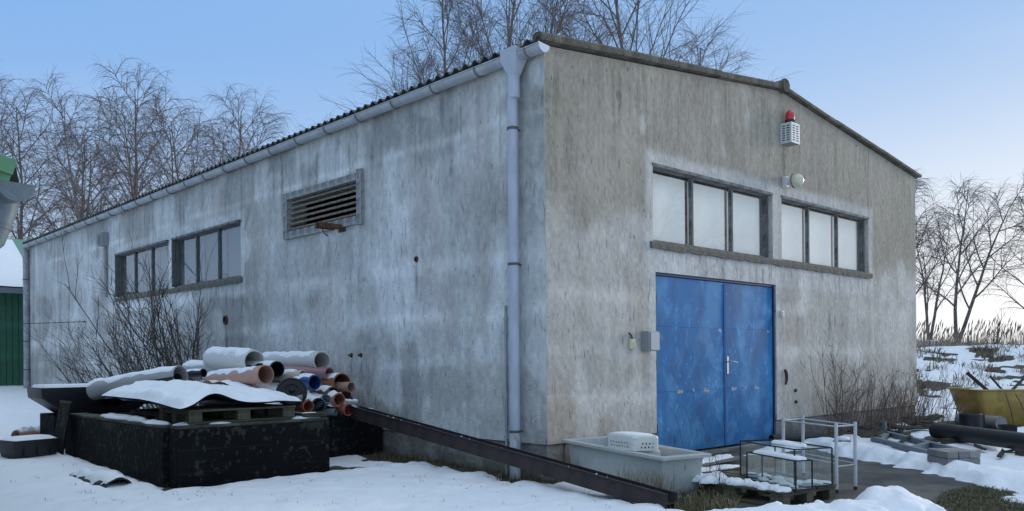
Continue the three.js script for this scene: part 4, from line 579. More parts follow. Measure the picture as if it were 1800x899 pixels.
{
  const N = V(.23, 0, 2.63), turn = -.12, y = G(.5, 2.3) + .004, cx = N.x + Math.cos(.12) * .4 + Math.sin(.12) * .6, cz = N.z + Math.sin(.12) * .4 - Math.cos(.12) * .6;
  const t = pallet('pallet', 'worn wooden pallet carrying the two glass tanks', null, cx, y, cz, turn + Math.PI / 2, 1.2, .8);
  const s = thing('pallet_snow', 'rounded snow lumps along the edge of the pallet under the tanks', 'snow'); s.userData.kind = 'stuff';
  const e = (a, b) => [N.x + Math.cos(.12) * a + Math.sin(.12) * b, N.z + Math.sin(.12) * a - Math.cos(.12) * b], L2 = [];
  for (let k = 0; k < 9; k++) { const [x, z] = e(rr(.05, .14), .06 + k * .085); L2.push(tr(lumpGeo(rr(.06, .10), rr(.035, .06), rr(.05, .08), k), x, y + .143, z)); }
  for (let k = 0; k < 12; k++) { const [x, z] = e(rr(-.05, .25), rr(.75, 1.2)); L2.push(tr(lumpGeo(rr(.07, .14), rr(.03, .07), rr(.07, .12), k + 20), x, y + .138, z)); }
  for (const [a, b] of [[.74, .1], [.73, .2], [.55, .25], [.5, .4], [.62, .5]]) { const [x, z] = e(a, b); L2.push(tr(lumpGeo(.06, .03, .07, a * 9), x, y + .143, z)); }
  mesh('snow', L2, M.snow, s);
  const PY = y + .146;
  M.glass = new THREE.MeshPhysicalMaterial({ color: lin(.94, .975, .97), roughness: .03, transmission: 1, thickness: 0, ior: 1.52 });
  M.silicone = mat(.006, .006, .007, .6);
  function tank(label, ax, az, bx, bz, wd, h, sn) { // long front edge from a to b (bottom), depth wd behind it
    const dx = bx - ax, dz = bz - az, l = Math.hypot(dx, dz), t = thing('glass_tank', label, 'aquarium', [ax, PY, az], Math.atan2(-dz, dx));   // local x along the front, local -z to the back
    mesh('front_pane', tr(new THREE.PlaneGeometry(l - .01, h - .01), l / 2, h / 2, 0), M.glass, t); mesh('back_pane', tr(new THREE.PlaneGeometry(l - .01, h - .01), l / 2, h / 2, -wd), M.glass, t);
    for (const x of [0, l]) mesh('end_pane', tr(new THREE.PlaneGeometry(wd - .01, h - .01), x, h / 2, -wd / 2, 0, Math.PI / 2), M.glass, t);
    mesh('bottom_pane', tr(new THREE.PlaneGeometry(l - .01, wd - .01), l / 2, .006, -wd / 2, -Math.PI / 2), M.glass, t);
    mesh('brace_pane', tr(new THREE.PlaneGeometry(l - .01, wd - .01), l / 2, h - .004, -wd / 2, -Math.PI / 2), M.glass, t);
    const s = .011, ed = []; for (const x of [0, l]) for (const z of [0, -wd]) ed.push(box(s, h, s, x, h / 2, z)); for (const y of [.004, h]) { for (const z of [0, -wd]) ed.push(box(l - s, s, s, l / 2, y, z)); for (const x of [0, l]) ed.push(box(s, s, wd - s, x, y, -wd / 2)); } mesh('seal', ed, M.silicone, t);
    if (sn) mesh('snow_strip', tr(loft([[l * sn[1], wd * sn[2], 0, wd * .2], [l * sn[1] * .97, wd * sn[2] * .9, .018, wd * .2], [l * sn[1] * .85, wd * sn[2] * .6, .028, wd * .15]]), l * sn[0], h + .001, -wd * .55), M.snow, t);
    mesh('snow_inside', [0, 1, 2, 3].map(k => tr(lumpGeo(rr(.04, .09), rr(.015, .03), rr(.03, .06), k + l * 9), l * (.2 + .2 * k), .008, -wd * rr(.35, .65))), M.snow, t);
  }
  tank('smaller low glass tank with a strip of snow on top', .72, 1.98, .39, 2.66, .17, .26, [.5, .92, .75]);
  tank('larger glass tank behind the low one on the pallet', .90, 1.80, .52, 2.58, .40, .345, [.55, .55, .35]);
}
{ // white tubular table frame
  const t = thing('tube_frame', 'pale bare tubular metal table frame standing on the asphalt', 'frame', [0, 0, 0]);
  const A = [1.575, 2.655], B = [1.29, 2.60], Cc = [1.71, 1.82], D = [2.06, 1.86], y0 = (p) => G(p[0], p[1]) + .006, H = .665, mt = grime(.50, .53, .55, .25, .3, .45, .001, { metalness: .1 });
  for (const p of [A, B, Cc, D]) { const l = mesh('leg', rod(V(p[0], y0(p) + .03, p[1]), V(p[0], H + .02, p[1]), .0165, 12), mt, t); mesh('foot_cap', rod(V(p[0], y0(p), p[1]), V(p[0], y0(p) + .034, p[1]), .019, 12), M.dark, l); }
  const bar = (p, q, y, r = .008) => mesh('rail', rod(V(p[0], y, p[1]), V(q[0], y, q[1]), r, 8), mt, t);
  bar(A, B, H - .01); bar(B, Cc, H - .012); bar(Cc, D, H - .01); bar(D, A, H - .012); bar(A, B, .27, .007); bar(Cc, D, .27, .007); bar(A, D, .28, .006); bar(B, Cc, .30, .006);
}
{ // boards with snow by the door
  const y = G(1.3, 1.1) + .01; [[1.15, 1.45, .95, -.35, 'broad pale board under snow between the tub and the glass tanks'], [1.35, 1.05, 1.2, -.15, 'long pale board with snow, nearer the blue door'], [1.9, .75, 1.3, .1, 'grey plank on the snow right before the blue door']].forEach(([x, z, l, a, lab], k) => { const t = thing('plank', lab, 'plank', [x, G(x, z) + .012 + .02 * k, z], a); mesh('board', rbox(l, .035, .18 + .05 * (k == 0), .004, 0, .02, 0), k == 2 ? grime(.16, .17, .18, .5, .5, .8, .003) : M.wood, t); mesh('snow_cover', [-.3, 0, .28].map((q, i) => tr(lumpGeo(l * .22, .035, .10, k * 3 + i), q * l, .037, rr(-.02, .02))), M.snow, t); });
  const t = thing('drain_pipe', 'dark pipe lying along the gable foot behind the tube frame', 'pipe', [5.3, G(5.3, .35) + .07, .42], 1.25); mesh('tube', tr(new THREE.LatheGeometry([[.05, 0], [.062, 0], [.062, .9], [.05, .9], [.05, 0]].map(a => new THREE.Vector2(...a)), 18), 0, 0, 0, -Math.PI / 2), mat(.02, .022, .025, .6), t);
  const b = thing('concrete_lump', 'broken concrete block lying beside the tube frame', 'block', [4.6, G(4.6, 1.1), 1.1], .4); mesh('block', rbox(.34, .14, .22, .02, 0, .06, 0), M.plinth, b); mesh('snow_cap', tr(lumpGeo(.1, .05, .1, 3), 0, .125, 0), M.snow, b);
}
// ───────────────────────── scrap yard beyond the path ─────────────────────────
{ // lying steel frame of two channels
  const t = thing('steel_ladder_frame', 'blue grey steel frame of two long channels lying in the snow', 'frame'); const mt = grime(.13, .165, .185, .35, .7, .6, .002);
  const chan = (a, b, name) => { const d = b.clone().sub(a), l = d.length(), m = mesh(name, [box(.075, .008, l, 0, .05, -l / 2), box(.008, .06, l, -.033, .02, -l / 2), box(.008, .06, l, .033, .02, -l / 2)], mt, t); m.position.copy(a); m.rotation.order = 'YXZ'; m.rotation.y = Math.atan2(-d.x, -d.z); m.rotation.x = Math.asin(d.y / l); };
  const g = (x, z) => V(x, snowTop(x, z) + .0, z); const a0 = g(5.35, 1.2), a1 = g(3.65, 2.72), b0 = g(6.2, 1.0), b1 = g(4.4, 2.70); for (const q of [a0, a1, b0, b1]) q.y = Math.max(q.y, .14);
  chan(a0, a1, 'channel'); chan(b0, b1, 'channel'); for (const f of [.08, .62]) chan(a0.clone().lerp(a1, f), b0.clone().lerp(b1, f), 'cross_bar');
  mesh('stub_post', box(.05, .12, .05, b0.x, b0.y + .13, b0.z), mt, t);
}
{ // paving blocks
  M.paver = [grime(.27, .265, .245, .35, .3, .95, .004), grime(.23, .23, .22, .4, .3, .95, .004), grime(.30, .29, .26, .35, .35, .95, .004)];
  const o = V(3.36, 0, 3.06), a = -.62, ux = V(Math.cos(a), 0, -Math.sin(a)), uz = V(Math.sin(a), 0, Math.cos(a)), y0 = snowTop(3.4, 3.0) - .02; let n = 0;
  const spots = []; for (let r = 0; r < 3; r++) for (let c = 0; c < 2; c++) for (let h = 0; h < 2; h++) spots.push([r, c, h]); spots.push([1, -1, 0]);
  const word = ['lower', 'upper'];
  for (const [r, c, h] of spots) { const p = o.clone().addScaledVector(uz, -.2 + c * .19 + rr(-.006, .006)).addScaledVector(ux, -.2 + r * .13 + rr(-.006, .006)); const lab = r === 3 ? 'grey paving block at the far end of the low stack, bottom course only' : c < 0 ? 'single grey paving block half sunk in snow beside the stack' : h ? 'grey paving block in the upper course of the small stack' : 'grey paving block in the lower course of the small stack'; const t = thing('paving_block', lab, 'paver', [p.x, y0 + h * .075, p.z], a + Math.PI / 2 + rr(-.02, .02), r === 3 ? 'end blocks of the stack' : c < 0 ? undefined : h ? 'upper course of paving blocks' : 'lower course of paving blocks'); const m = mesh('block', rbox(.185, .072, .125, .008, 0, .036, 0), M.paver[n++ % 3], t); }
}
{ // black pipes, drum, yellow tank
  const a = onY(1646, 757, .27), b = onY(1800, 777, .27), d = b.clone().sub(a).normalize(); const len = 3.2, t = thing('black_culvert_pipe', 'thick black plastic pipe lying across the scrap before the yellow tank', 'pipe', a); t.rotation.order = 'YXZ'; t.rotation.y = Math.atan2(-d.x, -d.z);
  mesh('tube', tr(new THREE.CylinderGeometry(.11, .11, len, 28), 0, 0, -len / 2, -Math.PI / 2), mat(.006, .009, .012, .5), t); mesh('end_cap', tr(new THREE.SphereGeometry(.11, 20, 10, 0, Math.PI * 2, 0, Math.PI / 2).scale(1, .25, 1), 0, 0, 0, Math.PI / 2), mat(.006, .009, .012, .5), t);
  for (const f of [.5, 1.9]) { const q = a.clone().addScaledVector(d, f), s = thing('bearer', 'dark timber bearer under the thick black pipe', 'timber', [q.x, G(q.x, q.z) - .02, q.z], Math.atan2(-d.x, -d.z), 'bearers under the black pipe'); mesh('timber', rbox(.5, .14, .1, .006, 0, .07, 0), M.woodDark, s); }
  const q = onY(1707, 757, .14), r = thing('black_ring', 'short open black pipe ring standing upright beside the yellow tank', 'pipe ring', [q.x, G(q.x, q.z) - .01, q.z]); mesh('shell', toCreasedNormals(new THREE.LatheGeometry([[.13, 0], [.165, 0], [.165, .28], [.15, .3], [.125, .3], [.12, .28], [.13, 0]].map(v => new THREE.Vector2(...v)), 26), .5), mat(.007, .007, .008, .5), r); mesh('side_plate', rbox(.24, .25, .02, .004, .22, .13, .05, 0, -.5, .1), mat(.007, .007, .008, .5), r);
  pipe('grey_tube', 'worn grey tube lying behind the thick black pipe', null, onY(1688, 738, .24), .9, .10, [.20, .19, .19], { yaw: 2.6, wall: .1 });
  const k = onY(1772, 766, .14), kk = thing('black_bin', 'small black square bin behind the thick black pipe', 'bin', [k.x, G(k.x, k.z), k.z], .5); mesh('shell', loft([[.2, .2, 0, .02], [.22, .22, .19, .02], [.2, .2, .19, .02], [.18, .18, .02, .02]]), mat(.006, .006, .007, .6), kk); mesh('contents', loft([[.18, .18, .1, .02], [.18, .18, .14, .03]]), M.earth, kk);
  const Y0 = .10, L0 = atD(1716, 700, 14.2), R0 = atD(1894, 704, 14.2), dir = R0.clone().sub(L0).setY(0), l = 2.5, y = thing('yellow_tank', 'yellow ochre fibreglass tank with slanted end beside the gable', 'tank', [L0.x, Y0, L0.z], Math.atan2(-dir.z, dir.x));
  M.ochre = grime(.50, .33, .09, .3, 1.1, .35, .003, {}, [.38, .25, .075]);
  const g = loft([[l - .5, .75, 0, .1], [l - .36, .82, .05, .1], [l, 1.0, .62, .12], [l + .06, 1.06, .635, .12], [l + .06, 1.06, .655, .12], [l - .06, .94, .65, .1], [l - .4, .78, .08, .1]]); mesh('shell', tr(g, l / 2, 0, -.45), M.ochre, y); mesh('snow_fill', tr(loft([[l - .4, .7, .4, .2], [l - .1, .9, .60, .2], [l * .6, .5, .68, .2]]), l / 2, 0, -.45), M.snow, y);
  const pole = (px, py, px2, py2, lab, r) => { const a = atD(px, py, 14.5), b = atD(px2, py2, 14.3), t = thing('scrap_pole', lab, 'pole', b); mesh('shaft', rod(V(0, 0, 0).addScaledVector(a.clone().sub(b), -.5), a.clone().sub(b), r, 10), M.dark, t); mesh('tip', rod(a.clone().sub(b), a.clone().sub(b).multiplyScalar(1.04), r * 1.15, 10), M.rust, t); };
  pole(1702, 657, 1740, 690, 'thick black pole sticking out of the yellow tank', .03); pole(1742, 663, 1768, 692, 'thin black bar sticking out of the yellow tank beside the thick pole', .018); pole(1798, 668, 1780, 686, 'short grey rod leaning on the snow in the yellow tank', .022);
  const cord = thing('hanging_cords', 'two dark cords hanging down the side of the yellow tank', 'cord'); for (const [p0, p1] of [[[1768, 692], [1782, 745]], [[1785, 692], [1800, 722]]]) { const a = atD(...p0, 13.55), b = atD(...p1, 13.75); mesh('cord', tubeGeo([a, a.clone().lerp(b, .5).add(V(0, -.02, .02)), b], [.006, .006, .006], 5), M.dark, cord); }
}
{ // scrap boards and sheets in the snow
  const labs = ['dark charred board poking out of the snow near the gable shrub', 'rotten dark plank lying before the gable corner', 'thin dark lath across the snow beside the steel frame', 'split dark board under the end of the thick black pipe', 'bent dark sheet edge sticking out of the snow before the black ring', 'short dark board beside the paving blocks', 'narrow black strip in the snow past the steel frame', 'broken dark plank leaning on the scrap heap', 'flat dark board in the thawed patch by the gable corner', 'long dark lath lying along the thick black pipe', 'stubby dark board half under snow past the paving blocks', 'crooked dark slat near the gable corner', 'wide dark sheet leaning toward the gable corner', 'black slab of roofing felt at the shrub foot', 'dark plank crossing the felt at the shrub foot', 'tilted dark board between the shrubs and the grey tube', 'charred beam end just past the gable corner', 'dark trough shaped scrap before the gable shrubs'];
  const px = [[1560, 762, .6, .16, .9], [1600, 748, .8, .18, .5], [1590, 778, .55, .05, .1], [1650, 772, .8, .16, .3], [1690, 775, .5, .14, -.2], [1722, 790, .45, .06, .5], [1760, 800, .5, .05, .2], [1575, 752, .7, .14, 1.3], [1625, 742, .9, .2, -.2], [1700, 770, 1.4, .06, .65], [1785, 790, .5, .07, -.3], [1545, 772, .5, .1, .4], [1628, 748, 1.0, .35, .2], [1530, 765, .8, .4, .6], [1548, 756, 1.2, .14, -.4], [1645, 755, .9, .2, .9], [1612, 760, .8, .16, -.6], [1585, 768, .9, .22, .3]];
  px.forEach(([a, b, l, w, turn], k) => { const q = onY(a, b, .15), t = thing('scrap_board', labs[k], 'board', [q.x, snowTop(q.x, q.z) + .01, q.z], turn); t.rotation.order = 'YXZ'; t.rotation.z = rr(-.06, .12); t.rotation.x = rr(-.25, .2); mesh('board', rbox(l, .025, w, .004, 0, .035, 0), M.woodDark, t); mesh('splinter', box(l * .4, .012, w * .3, l * .32, .055, 0, 0, .2), M.woodDark, t); });
}

// ───────────────────────── plants ─────────────────────────
M.bark = grime(.20, .175, .155, .6, .8, .95, .006, {}, [.08, .065, .055]);
M.twig = mat(.135, .108, .105, .9); M.twigPale = mat(.13, .105, .09, .9); M.shrub = mat(.095, .074, .058, .9); M.shrubRed = mat(.135, .09, .07, .9); M.dry = mat(.16, .12, .07, .95);
function branch(out, p, d, len, r, segs, wob, droop, wind, taper = .25) { // returns the points
  const pts = [p.clone()], rad = [r]; let q = p.clone(), v = d.clone().normalize();
  for (let i = 1; i <= segs; i++) { v.x += rr(-wob, wob) + wind.x * i / segs; v.y += rr(-wob, wob) * .6 - droop * i / segs; v.z += rr(-wob, wob) + wind.z * i / segs; v.normalize(); q = q.clone().addScaledVector(v, len / segs); pts.push(q); rad.push(r * lerp(1, taper, i / segs)); }
  out.push([pts, rad]); return [pts, rad];
}
const along = (pts, f) => { const x = f * (pts.length - 1), i = Math.min(pts.length - 2, Math.floor(x)); return [pts[i].clone().lerp(pts[i + 1], x - i), pts[i + 1].clone().sub(pts[i]).normalize()]; };
function side(d, ang, roll) { const a = Math.abs(d.y) < .95 ? V(0, 1, 0) : V(1, 0, 0), u = V().crossVectors(d, a).normalize(), w = V().crossVectors(d, u); return d.clone().multiplyScalar(Math.cos(ang)).addScaledVector(u, Math.sin(ang) * Math.cos(roll)).addScaledVector(w, Math.sin(ang) * Math.sin(roll)); }
function tubes(list, sides) { let nv = 0; const gs = list.map(([p, r]) => tubeGeo(p, r, sides, false)); return joinIndexed(gs); }
function joinIndexed(gs) { let nv = 0, ni = 0; for (const g of gs) { nv += g.attributes.position.count; ni += g.index.count; } const P = new Float32Array(nv * 3), N = new Float32Array(nv * 3), U = new Float32Array(nv * 2), I = new Uint32Array(ni); let v = 0, k = 0; for (const g of gs) { P.set(g.attributes.position.array, v * 3); N.set(g.attributes.normal.array, v * 3); U.set(g.attributes.uv.array, v * 2); for (const i of g.index.array) I[k++] = i + v; v += g.attributes.position.count; } const g = new THREE.BufferGeometry(); g.setAttribute('position', new THREE.BufferAttribute(P, 3)); g.setAttribute('normal', new THREE.BufferAttribute(N, 3)); g.setAttribute('uv', new THREE.BufferAttribute(U, 2)); g.setIndex(new THREE.BufferAttribute(I, 1)); return g; }
function makeTree(s, { h = 15, r = .16, limbs = 16, first = .22, wind = V(0, 0, 0), stems = 1, spread = .62, tw = 1.05, droop = .35, subs = 9, twigs = 12 } = {}) {
  seed = s; const trunk = [], limb = [], twig = [], fine = [];
  for (let st = 0; st < stems; st++) {
    const d0 = stems > 1 ? side(V(0, 1, 0), .16 + .1 * st, st * 2.4 + s) : side(V(0, 1, 0), rr(0, .07), rr(0, 6));
    const [tp] = branch(trunk, V(stems > 1 ? rr(-.15, .15) : 0, -.15, stems > 1 ? rr(-.15, .15) : 0), d0, h * (stems > 1 ? rr(.85, 1) : 1), r, 11, .07, 0, wind.clone().multiplyScalar(.15), .12);
    const nl = Math.round(limbs / Math.sqrt(stems));
    for (let i = 0; i < nl; i++) {
      const f = first + (.97 - first) * (i + rnd() * .7) / nl, [p, d] = along(tp, f), ll = h * (.40 * (1 - f) + .10) * rr(.8, 1.25), lr = r * (1 - f * .85) * .42 + .012;
      const [lp] = branch(limb, p, side(d, spread * rr(.75, 1.2), i * 2.4 + rr(-.4, .4)), ll, lr, 7, .11, -.02 + .05 * (1 - f), wind.clone().multiplyScalar(.3), .22);
      for (let j = 0; j < subs; j++) {
        const [p2, d2] = along(lp, .22 + .78 * (j + rnd() * .6) / subs), sl = ll * rr(.28, .46) + .3, [sp] = branch(twig, p2, side(d2, rr(.4, .85), j * 2.4 + rnd() * 2), sl, .016 * tw * rr(.8, 1.3), 5, .14, droop * .35, wind.clone().multiplyScalar(.5), .4);
        for (let k = 0; k < twigs; k++) { const [p3, d3] = along(sp, .15 + .85 * (k + rnd() * .5) / twigs); branch(fine, p3, side(d3, rr(.35, .8), k * 2.4 + rnd() * 3), rr(.4, 1.1) * (.5 + h / 30), .0062 * tw * rr(.8, 1.2), 3, .13, droop, wind, .5); }
      }
    }
  }
  return { trunk: tubes(trunk, 8), limbs: tubes(limb, 5), crown: joinIndexed([tubes(twig, 3), tubes(fine, 3)]) };
}
function plantTree(parts, label, group, x, z, turn, s, sy = s) { const t = thing('birch_tree', label, 'tree', [x, G(x, z), z], turn, group); t.scale.set(s, sy, s); const tk = mesh('trunk', parts.trunk, M.bark, t); mesh('limb', parts.limbs, M.bark, tk); mesh('crown', parts.crown, M.twig, t); return t; }
{
  const wnd = FW.clone().multiplyScalar(.05).addScaledVector(RT, .22);
  const A = makeTree(11, { h: 14, limbs: 20, droop: .5, wind: RT.clone().multiplyScalar(.10) }), B = makeTree(23, { h: 14, limbs: 22, droop: .55, first: .18, wind: RT.clone().multiplyScalar(.12) }), Cc = makeTree(37, { h: 14, limbs: 18, stems: 2, droop: .5, wind: RT.clone().multiplyScalar(.08) });
  const D = makeTree(51, { h: 19, r: .2, limbs: 24, first: .3, droop: .12, spread: .5, subs: 9, twigs: 13 }), E = makeTree(67, { h: 19, r: .2, limbs: 22, first: .28, stems: 2, droop: .15, spread: .5, subs: 9, twigs: 13 });
  const R = makeTree(83, { h: 6.6, r: .085, limbs: 13, first: .25, stems: 2, droop: .5, wind: wnd, spread: .75, tw: .8, twigs: 9 }), R2 = makeTree(97, { h: 6.6, r: .08, limbs: 15, first: .2, droop: .55, wind: wnd, spread: .7, tw: .8, twigs: 9 });
  const LG = 'birches beyond the far end of the warehouse', row = [[-60, 46, A, 165, 'tall leafless birch behind the near outbuilding roof'], [28, 50, B, 165, 'leafless birch over the green shed with a forked crown'], [108, 47, Cc, 172, 'twin stemmed leafless birch next to the green shed'], [160, 44, A, 185, 'leaning leafless birch beside the tallest of the far row'], [224, 46, B, 132, 'tallest pale stemmed birch in the row behind the gutter'], [302, 50, Cc, 165, 'leafless birch with a dense drooping crown over the long windows'], [352, 56, A, 205, 'smaller dark birch between the drooping one and the far pair'], [405, 62, B, 178, 'slim pale birch, first of the far pair over the roof edge'], [468, 64, Cc, 180, 'slim pale birch, last of the row along the roof edge'], [265, 58, A, 190, 'hazy birch standing back behind the pale stemmed one'], [-20, 56, A, 150, 'dark birch at the edge of the outbuilding roof']];
  row.forEach(([px, dd, g, top, lab], i) => { const q = atD(px, 640, dd), h = 1.3 - G(q.x, q.z) + (638 - top) / 1480 * dd, s = h / 14.2; plantTree(g, lab, LG, q.x, q.z, i * 1.9, s * .93, s); });
  const MG = 'birches behind the warehouse roof';
  [[735, 40, D, .90, .80, 'leafless birch with wide airy crown at the gutter end of the roof'], [832, 37, E, .92, .98, 'dark twin birch rising behind the hopper'], [905, 42, D, 1.0, .98, 'slender birch straight behind the gable corner'], [985, 44, E, .95, 1.0, 'pale birch behind the first verge caps'], [1105, 38, D, 1.05, 1.02, 'broad birch with forked trunk behind the gable slope'], [1190, 43, E, .9, .86, 'low spreading birch behind the gable slope toward the ridge']].forEach(([px, dd, g, s, sy, lab], i) => { const q = atD(px, 640, dd); plantTree(g, lab, MG, q.x, q.z, 1 + i * 2.3, s, sy); });
  const RG = 'wind bent trees on the reed bank'; seed = 5;
  [[1680, 33, R, 1.0, 'windswept forked tree standing alone on the reed bank'], [1600, 36, R2, 1.05, 'windswept tree half hidden by the gable corner'], [1838, 34, R2, .95, 'windswept tree reaching in over the yellow tank'], [1632, 46, R, 1.1, 'distant windswept tree between the others on the reed bank']].forEach(([px, dd, g, s, lab], i) => { const q = atD(px, 640, dd); plantTree(g, lab, RG, q.x, q.z, [0, .9, .3, 2][i], s); });
  { const t = plantTree(R2, 'bare tree across the yard that shows in the gable window', null, 24, 16, .5, 1.5); }
  // young conifer-like dead stalk on the bank
}
function bush(name, label, s, pos, stems, hMin, hMax, lean, r, thick, matl, spread = .5, kids = 7) {
  seed = s; const st = [], tw = []; for (let i = 0; i < stems; i++) { const base = V(rr(-spread, spread), -.05, rr(-spread * .5, spread * .5)), a = rr(0, 6.28), d = V(Math.cos(a) * rr(.1, .55) + lean.x * rr(.3, 1.6), 1, Math.sin(a) * rr(.05, .4) + lean.z * rr(.3, 1.6)), l = rr(hMin, hMax); const [p] = branch(st, base, d, l, r * rr(.6, 1.2), 8, .08, -.01, V(0, 0, 0), .25); for (let k = 0; k < kids; k++) { const [q, dd] = along(p, .25 + .75 * (k + rnd()) / kids), [p2] = branch(tw, q, side(dd, rr(.3, .7), rnd() * 6.28), l * rr(.15, .38), r * .38, 4, .13, -.02, V(0, 0, 0), .4); for (let m = 0; m < 3; m++) { const [q3, d3] = along(p2, .2 + .8 * rnd()); branch(tw, q3, side(d3, rr(.3, .8), rnd() * 6.28), l * rr(.05, .14), r * .24, 3, .15, -.02, V(0, 0, 0), .5); } } }
  const t = thing(name, label, 'shrub', pos); mesh('stem', tubes(st, 5), matl, t); mesh('twigs', tubes(tw, 3), matl, t); return t;
}
{
  const b = V(-.7, G(-.7, -8.0), -8.0);
  bush('willow_shrub', 'large leafless shrub fanning out against the long wall below the windows', 201, b.toArray(), 34, 1.5, 2.9, V(-.25, 0, -.28), .017, 1, M.shrub, .55, 8);
  bush('willow_shrub', 'low bushy leafless shrub beside the large one toward the green shed', 205, [-.85, G(-.85, -9.5), -9.6], 34, 1.1, 2.0, V(-.3, 0, -.3), .012, 1, M.shrub, .8, 8);
  bush('thin_shrub', 'upright thin stemmed leafless shrub at the gable foot', 211, [6.6, G(6.6, .5), .55], 70, .35, 1.25, V(.38, 0, .0), .0065, 1, M.shrubRed, .95, 6);
  bush('thin_shrub', 'leafless shrub leaning past the gable corner', 214, [8.3, G(8.3, .5), .6], 70, .35, 1.1, V(.5, 0, .05), .006, 1, M.shrubRed, .95, 6);
  bush('thin_shrub', 'sparse leafless seedling near the blue door side of the gable shrubs', 217, [5.75, G(5.75, .5), .5], 8, .8, 1.5, V(.05, 0, 0), .009, 1, M.shrub, .2, 6);
  bush('thin_shrub', 'small bare twigs in the snow between the gable corner and yellow tank', 219, [9.9, G(9.9, .8), .9], 12, .5, 1.1, V(.25, 0, 0), .008, 1, M.shrub, .6, 5);
  bush('dead_weed', 'dry dark weeds growing before the blue door behind the tub', 223, [.95, G(.95, 1.25), 1.3], 5, .5, .85, V(.02, 0, 0), .005, 1, M.shrub, .35, 5);
  bush('dead_weed', 'dry seed stalks beside the end of the plastic tub', 227, [.30, G(.3, 1.85), 1.88], 6, .25, .5, V(0, 0, 0), .004, 1, M.shrub, .2, 5);
  const q = atD(1749, 636, 27); bush('dead_weed', 'single dark dock stalk standing on the snowy bank', 231, [q.x, G(q.x, q.z), q.z], 5, .8, 1.25, V(0, 0, 0), .022, 1, M.shrub, .05, 9);
}
// grass: blades collected by area
function blades(name, label, n, where, hgt, w, cols, lean = .5) {
  const P = [], Cl = [], I = []; for (let k = 0; k < n; k++) { const q = where(k); if (!q) continue; const [x, z] = q, y = G(x, z) - .01, h = rr(hgt[0], hgt[1]), a = rnd() * 6.28, l = lean * rr(.2, 1.2), dx = Math.cos(a), dz = Math.sin(a), c = cols[Math.floor(rnd() * cols.length)], v = P.length / 3, ww = w * rr(.7, 1.3); for (let i = 0; i < 3; i++) { const f = i / 3, o = l * h * f * f, s = ww * (1 - f * .6); P.push(x + dx * o - dz * s, y + h * f, z + dz * o + dx * s, x + dx * o + dz * s, y + h * f, z + dz * o - dx * s); Cl.push(...c, ...c); } P.push(x + dx * l * h, y + h * (1 - .25 * l), z + dz * l * h); Cl.push(...c); I.push(v, v + 1, v + 2, v + 1, v + 3, v + 2, v + 2, v + 3, v + 4, v + 3, v + 5, v + 4, v + 4, v + 5, v + 6); }
  const g = new THREE.BufferGeometry(); g.setAttribute('position', new THREE.Float32BufferAttribute(P, 3)); g.setAttribute('color', new THREE.Float32BufferAttribute(Cl, 3)); g.setIndex(I); g.computeVertexNormals(); return tag(mesh(name, g, M.blade), label, 'grass', null, 'stuff');
}
M.blade = new THREE.MeshStandardMaterial({ vertexColors: true, roughness: .9, side: THREE.DoubleSide });
const green = [[.07, .085, .03], [.09, .10, .04], [.05, .065, .025]], straw = [[.24, .19, .10], [.18, .14, .07], [.28, .22, .12], [.12, .085, .04]], sparse = [[.05, .05, .03], [.10, .09, .05]];
seed = 900;
const inPoly = (p, x0, x1, z0, z1, g) => () => { for (let k = 0; k < 8; k++) { const x = rr(x0, x1), z = rr(z0, z1); if (sd(p, x, z) < g) return [x, z]; } return null; };
blades('lawn_grass', 'short matted brown green grass beside the asphalt path', 15000, inPoly(LAWN, -1, 4, 2.5, 5.5, .05), [.02, .055], .003, [...green, ...straw.slice(0, 2), [.10, .085, .045]], 1.1);
blades('tuft_grass', 'long green and straw coloured grass at the foot of the tub', 2600, inPoly(TUFTS, -.6, 1.4, 1.2, 3, .04), [.04, .16], .0028, [...green, ...straw], .9);
blades('wall_grass', 'grass and dead stalks along the foot of the long wall', 2600, () => { const z = rr(-3, .1), x = -Math.pow(rnd(), 1.6) * .42; return [x, z]; }, [.02, .10], .0025, [...green, ...green, ...straw, [.04, .03, .02]], .9);
blades('dry_grass', 'pale dry grass stalks between the wall corner, beam and tub', 700, () => { const a = rnd(); return a < .45 ? [rr(.0, .5), rr(.02, .35)] : [rr(-.42, -.12), rr(1.15, 1.75)]; }, [.12, .42], .0022, straw, .7);
{ const tuft = []; for (let k = 0; k < 200; k++) { const q = onY(rr(-40, 1150), rr(800, 905), 0); tuft.push([q.x, q.z, rnd()]); } blades('snow_grass', 'sparse grass tips poking through the snow of the yard', 1500, k => { const t = tuft[k % tuft.length]; return t[0] > -.3 || (t[0] > -3.2 && t[1] < -2) ? null : [t[0] + rr(-.05, .05) * (.3 + t[2]), t[1] + rr(-.05, .05)]; }, [.055, .10], .0022, sparse, .9); }
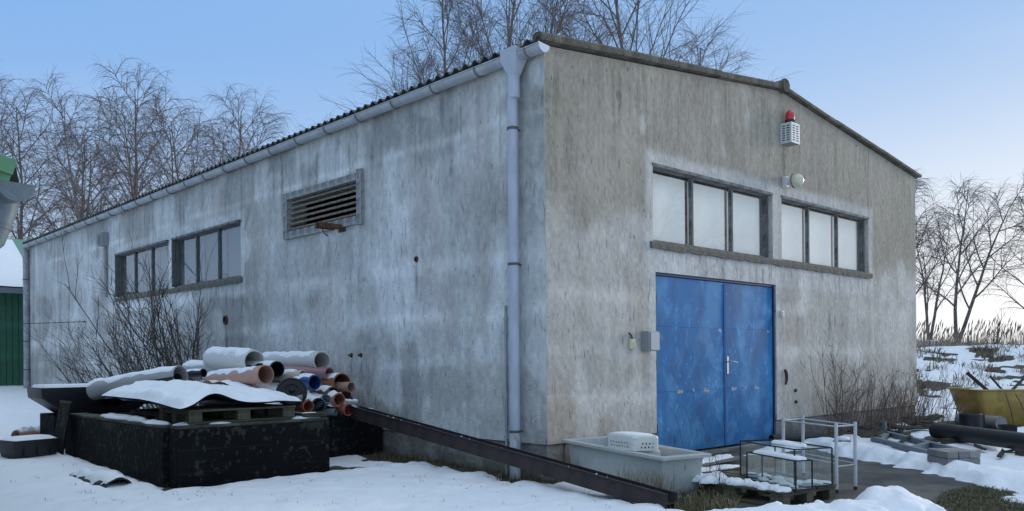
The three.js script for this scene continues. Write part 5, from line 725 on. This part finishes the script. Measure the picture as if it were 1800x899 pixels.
{ // blown twigs, leaf bits and grit on the snow
  const gs = []; for (let k = 0; k < 260; k++) { const q = onY(rr(-60, 1180), 800 + 105 * Math.pow(rnd(), .7), 0); if (vn(q.x * 1.3 + 7, q.z * 1.3) < .5) continue; if (q.x > -.35 || (q.x > -3.3 && q.z < -1.9)) continue; const y = snowTop(q.x, q.z) + .002, a = rnd() * 6.28, l = rr(.006, .035), d = V(Math.cos(a) * l, rr(-.1, .5) * l, Math.sin(a) * l); gs.push(tubeGeo([V(q.x, y, q.z), V(q.x, y, q.z).add(d)], [rr(.0012, .004), .001], 4, false)); }
  tag(mesh('twig_litter', joinIndexed(gs), mat(.05, .04, .03, .95)), 'tiny dark twigs and leaf bits scattered on the yard snow', 'litter', null, 'stuff');
}
{ // bank: dead grass clumps and reeds
  const cl = []; for (let k = 0; k < 200; k++) { const x = rr(14, 40), z = rr(-14, 8), m = mound(x, z); if (m > .12 && snowDepth(x, z) < .01) cl.push([x, z]); }
  for (let k = 0; k < 60; k++) { const q = atD(rr(1600, 1900), 640, rr(19, 27)); if (mound(q.x, q.z) > .15) cl.push([q.x, q.z]); }
  if (cl.length) blades('bank_grass', 'clumps of dead brown grass showing through snow on the bank', 4200, k => { const c = cl[k % cl.length]; return [c[0] + rr(-.22, .22), c[1] + rr(-.22, .22)]; }, [.08, .34], .012, [[.22, .165, .11], [.28, .21, .14], [.13, .10, .075]], 1.2);
  const P = (px, dd) => atD(px, 640, dd);
  blades('reeds', 'dense pale brown reed bed along the top of the bank', 8000, () => { const q = P(rr(1560, 2050), rr(27.5, 34)); return vn(q.x * .9, q.z * .9) + .5 * vn(q.x * 4, q.z * 4) > .62 + .3 * rnd() ? [q.x, q.z] : null; }, [.15, .65], .007, [[.36, .28, .20], [.28, .22, .16], [.42, .34, .25], [.20, .155, .12]], .5);
  const pl = []; for (let k = 0; k < 420; k++) { const q = P(rr(1560, 2050), rr(27.5, 34)), h = rr(.4, .95), y = G(q.x, q.z), a = rr(-.15, .2); pl.push(tubeGeo([V(q.x, y, q.z), V(q.x + a * .3, y + h * .8, q.z), V(q.x + a, y + h, q.z + .03), V(q.x + a * 1.3, y + h + .12, q.z + .06)], [.006, .005, .02, .004], 4, false)); } tag(mesh('reed_plumes', joinIndexed(pl), mat(.24, .19, .15, .95)), 'dark seed plumes standing over the reed bed', 'reeds', null, 'stuff');
}

{ let n = 0; scene.traverse(o => { if (o.isMesh) n += (o.geometry.index ? o.geometry.index.count : o.geometry.attributes.position.count) / 3; }); console.log('triangles', n | 0); }
renderer.render(scene, camera);
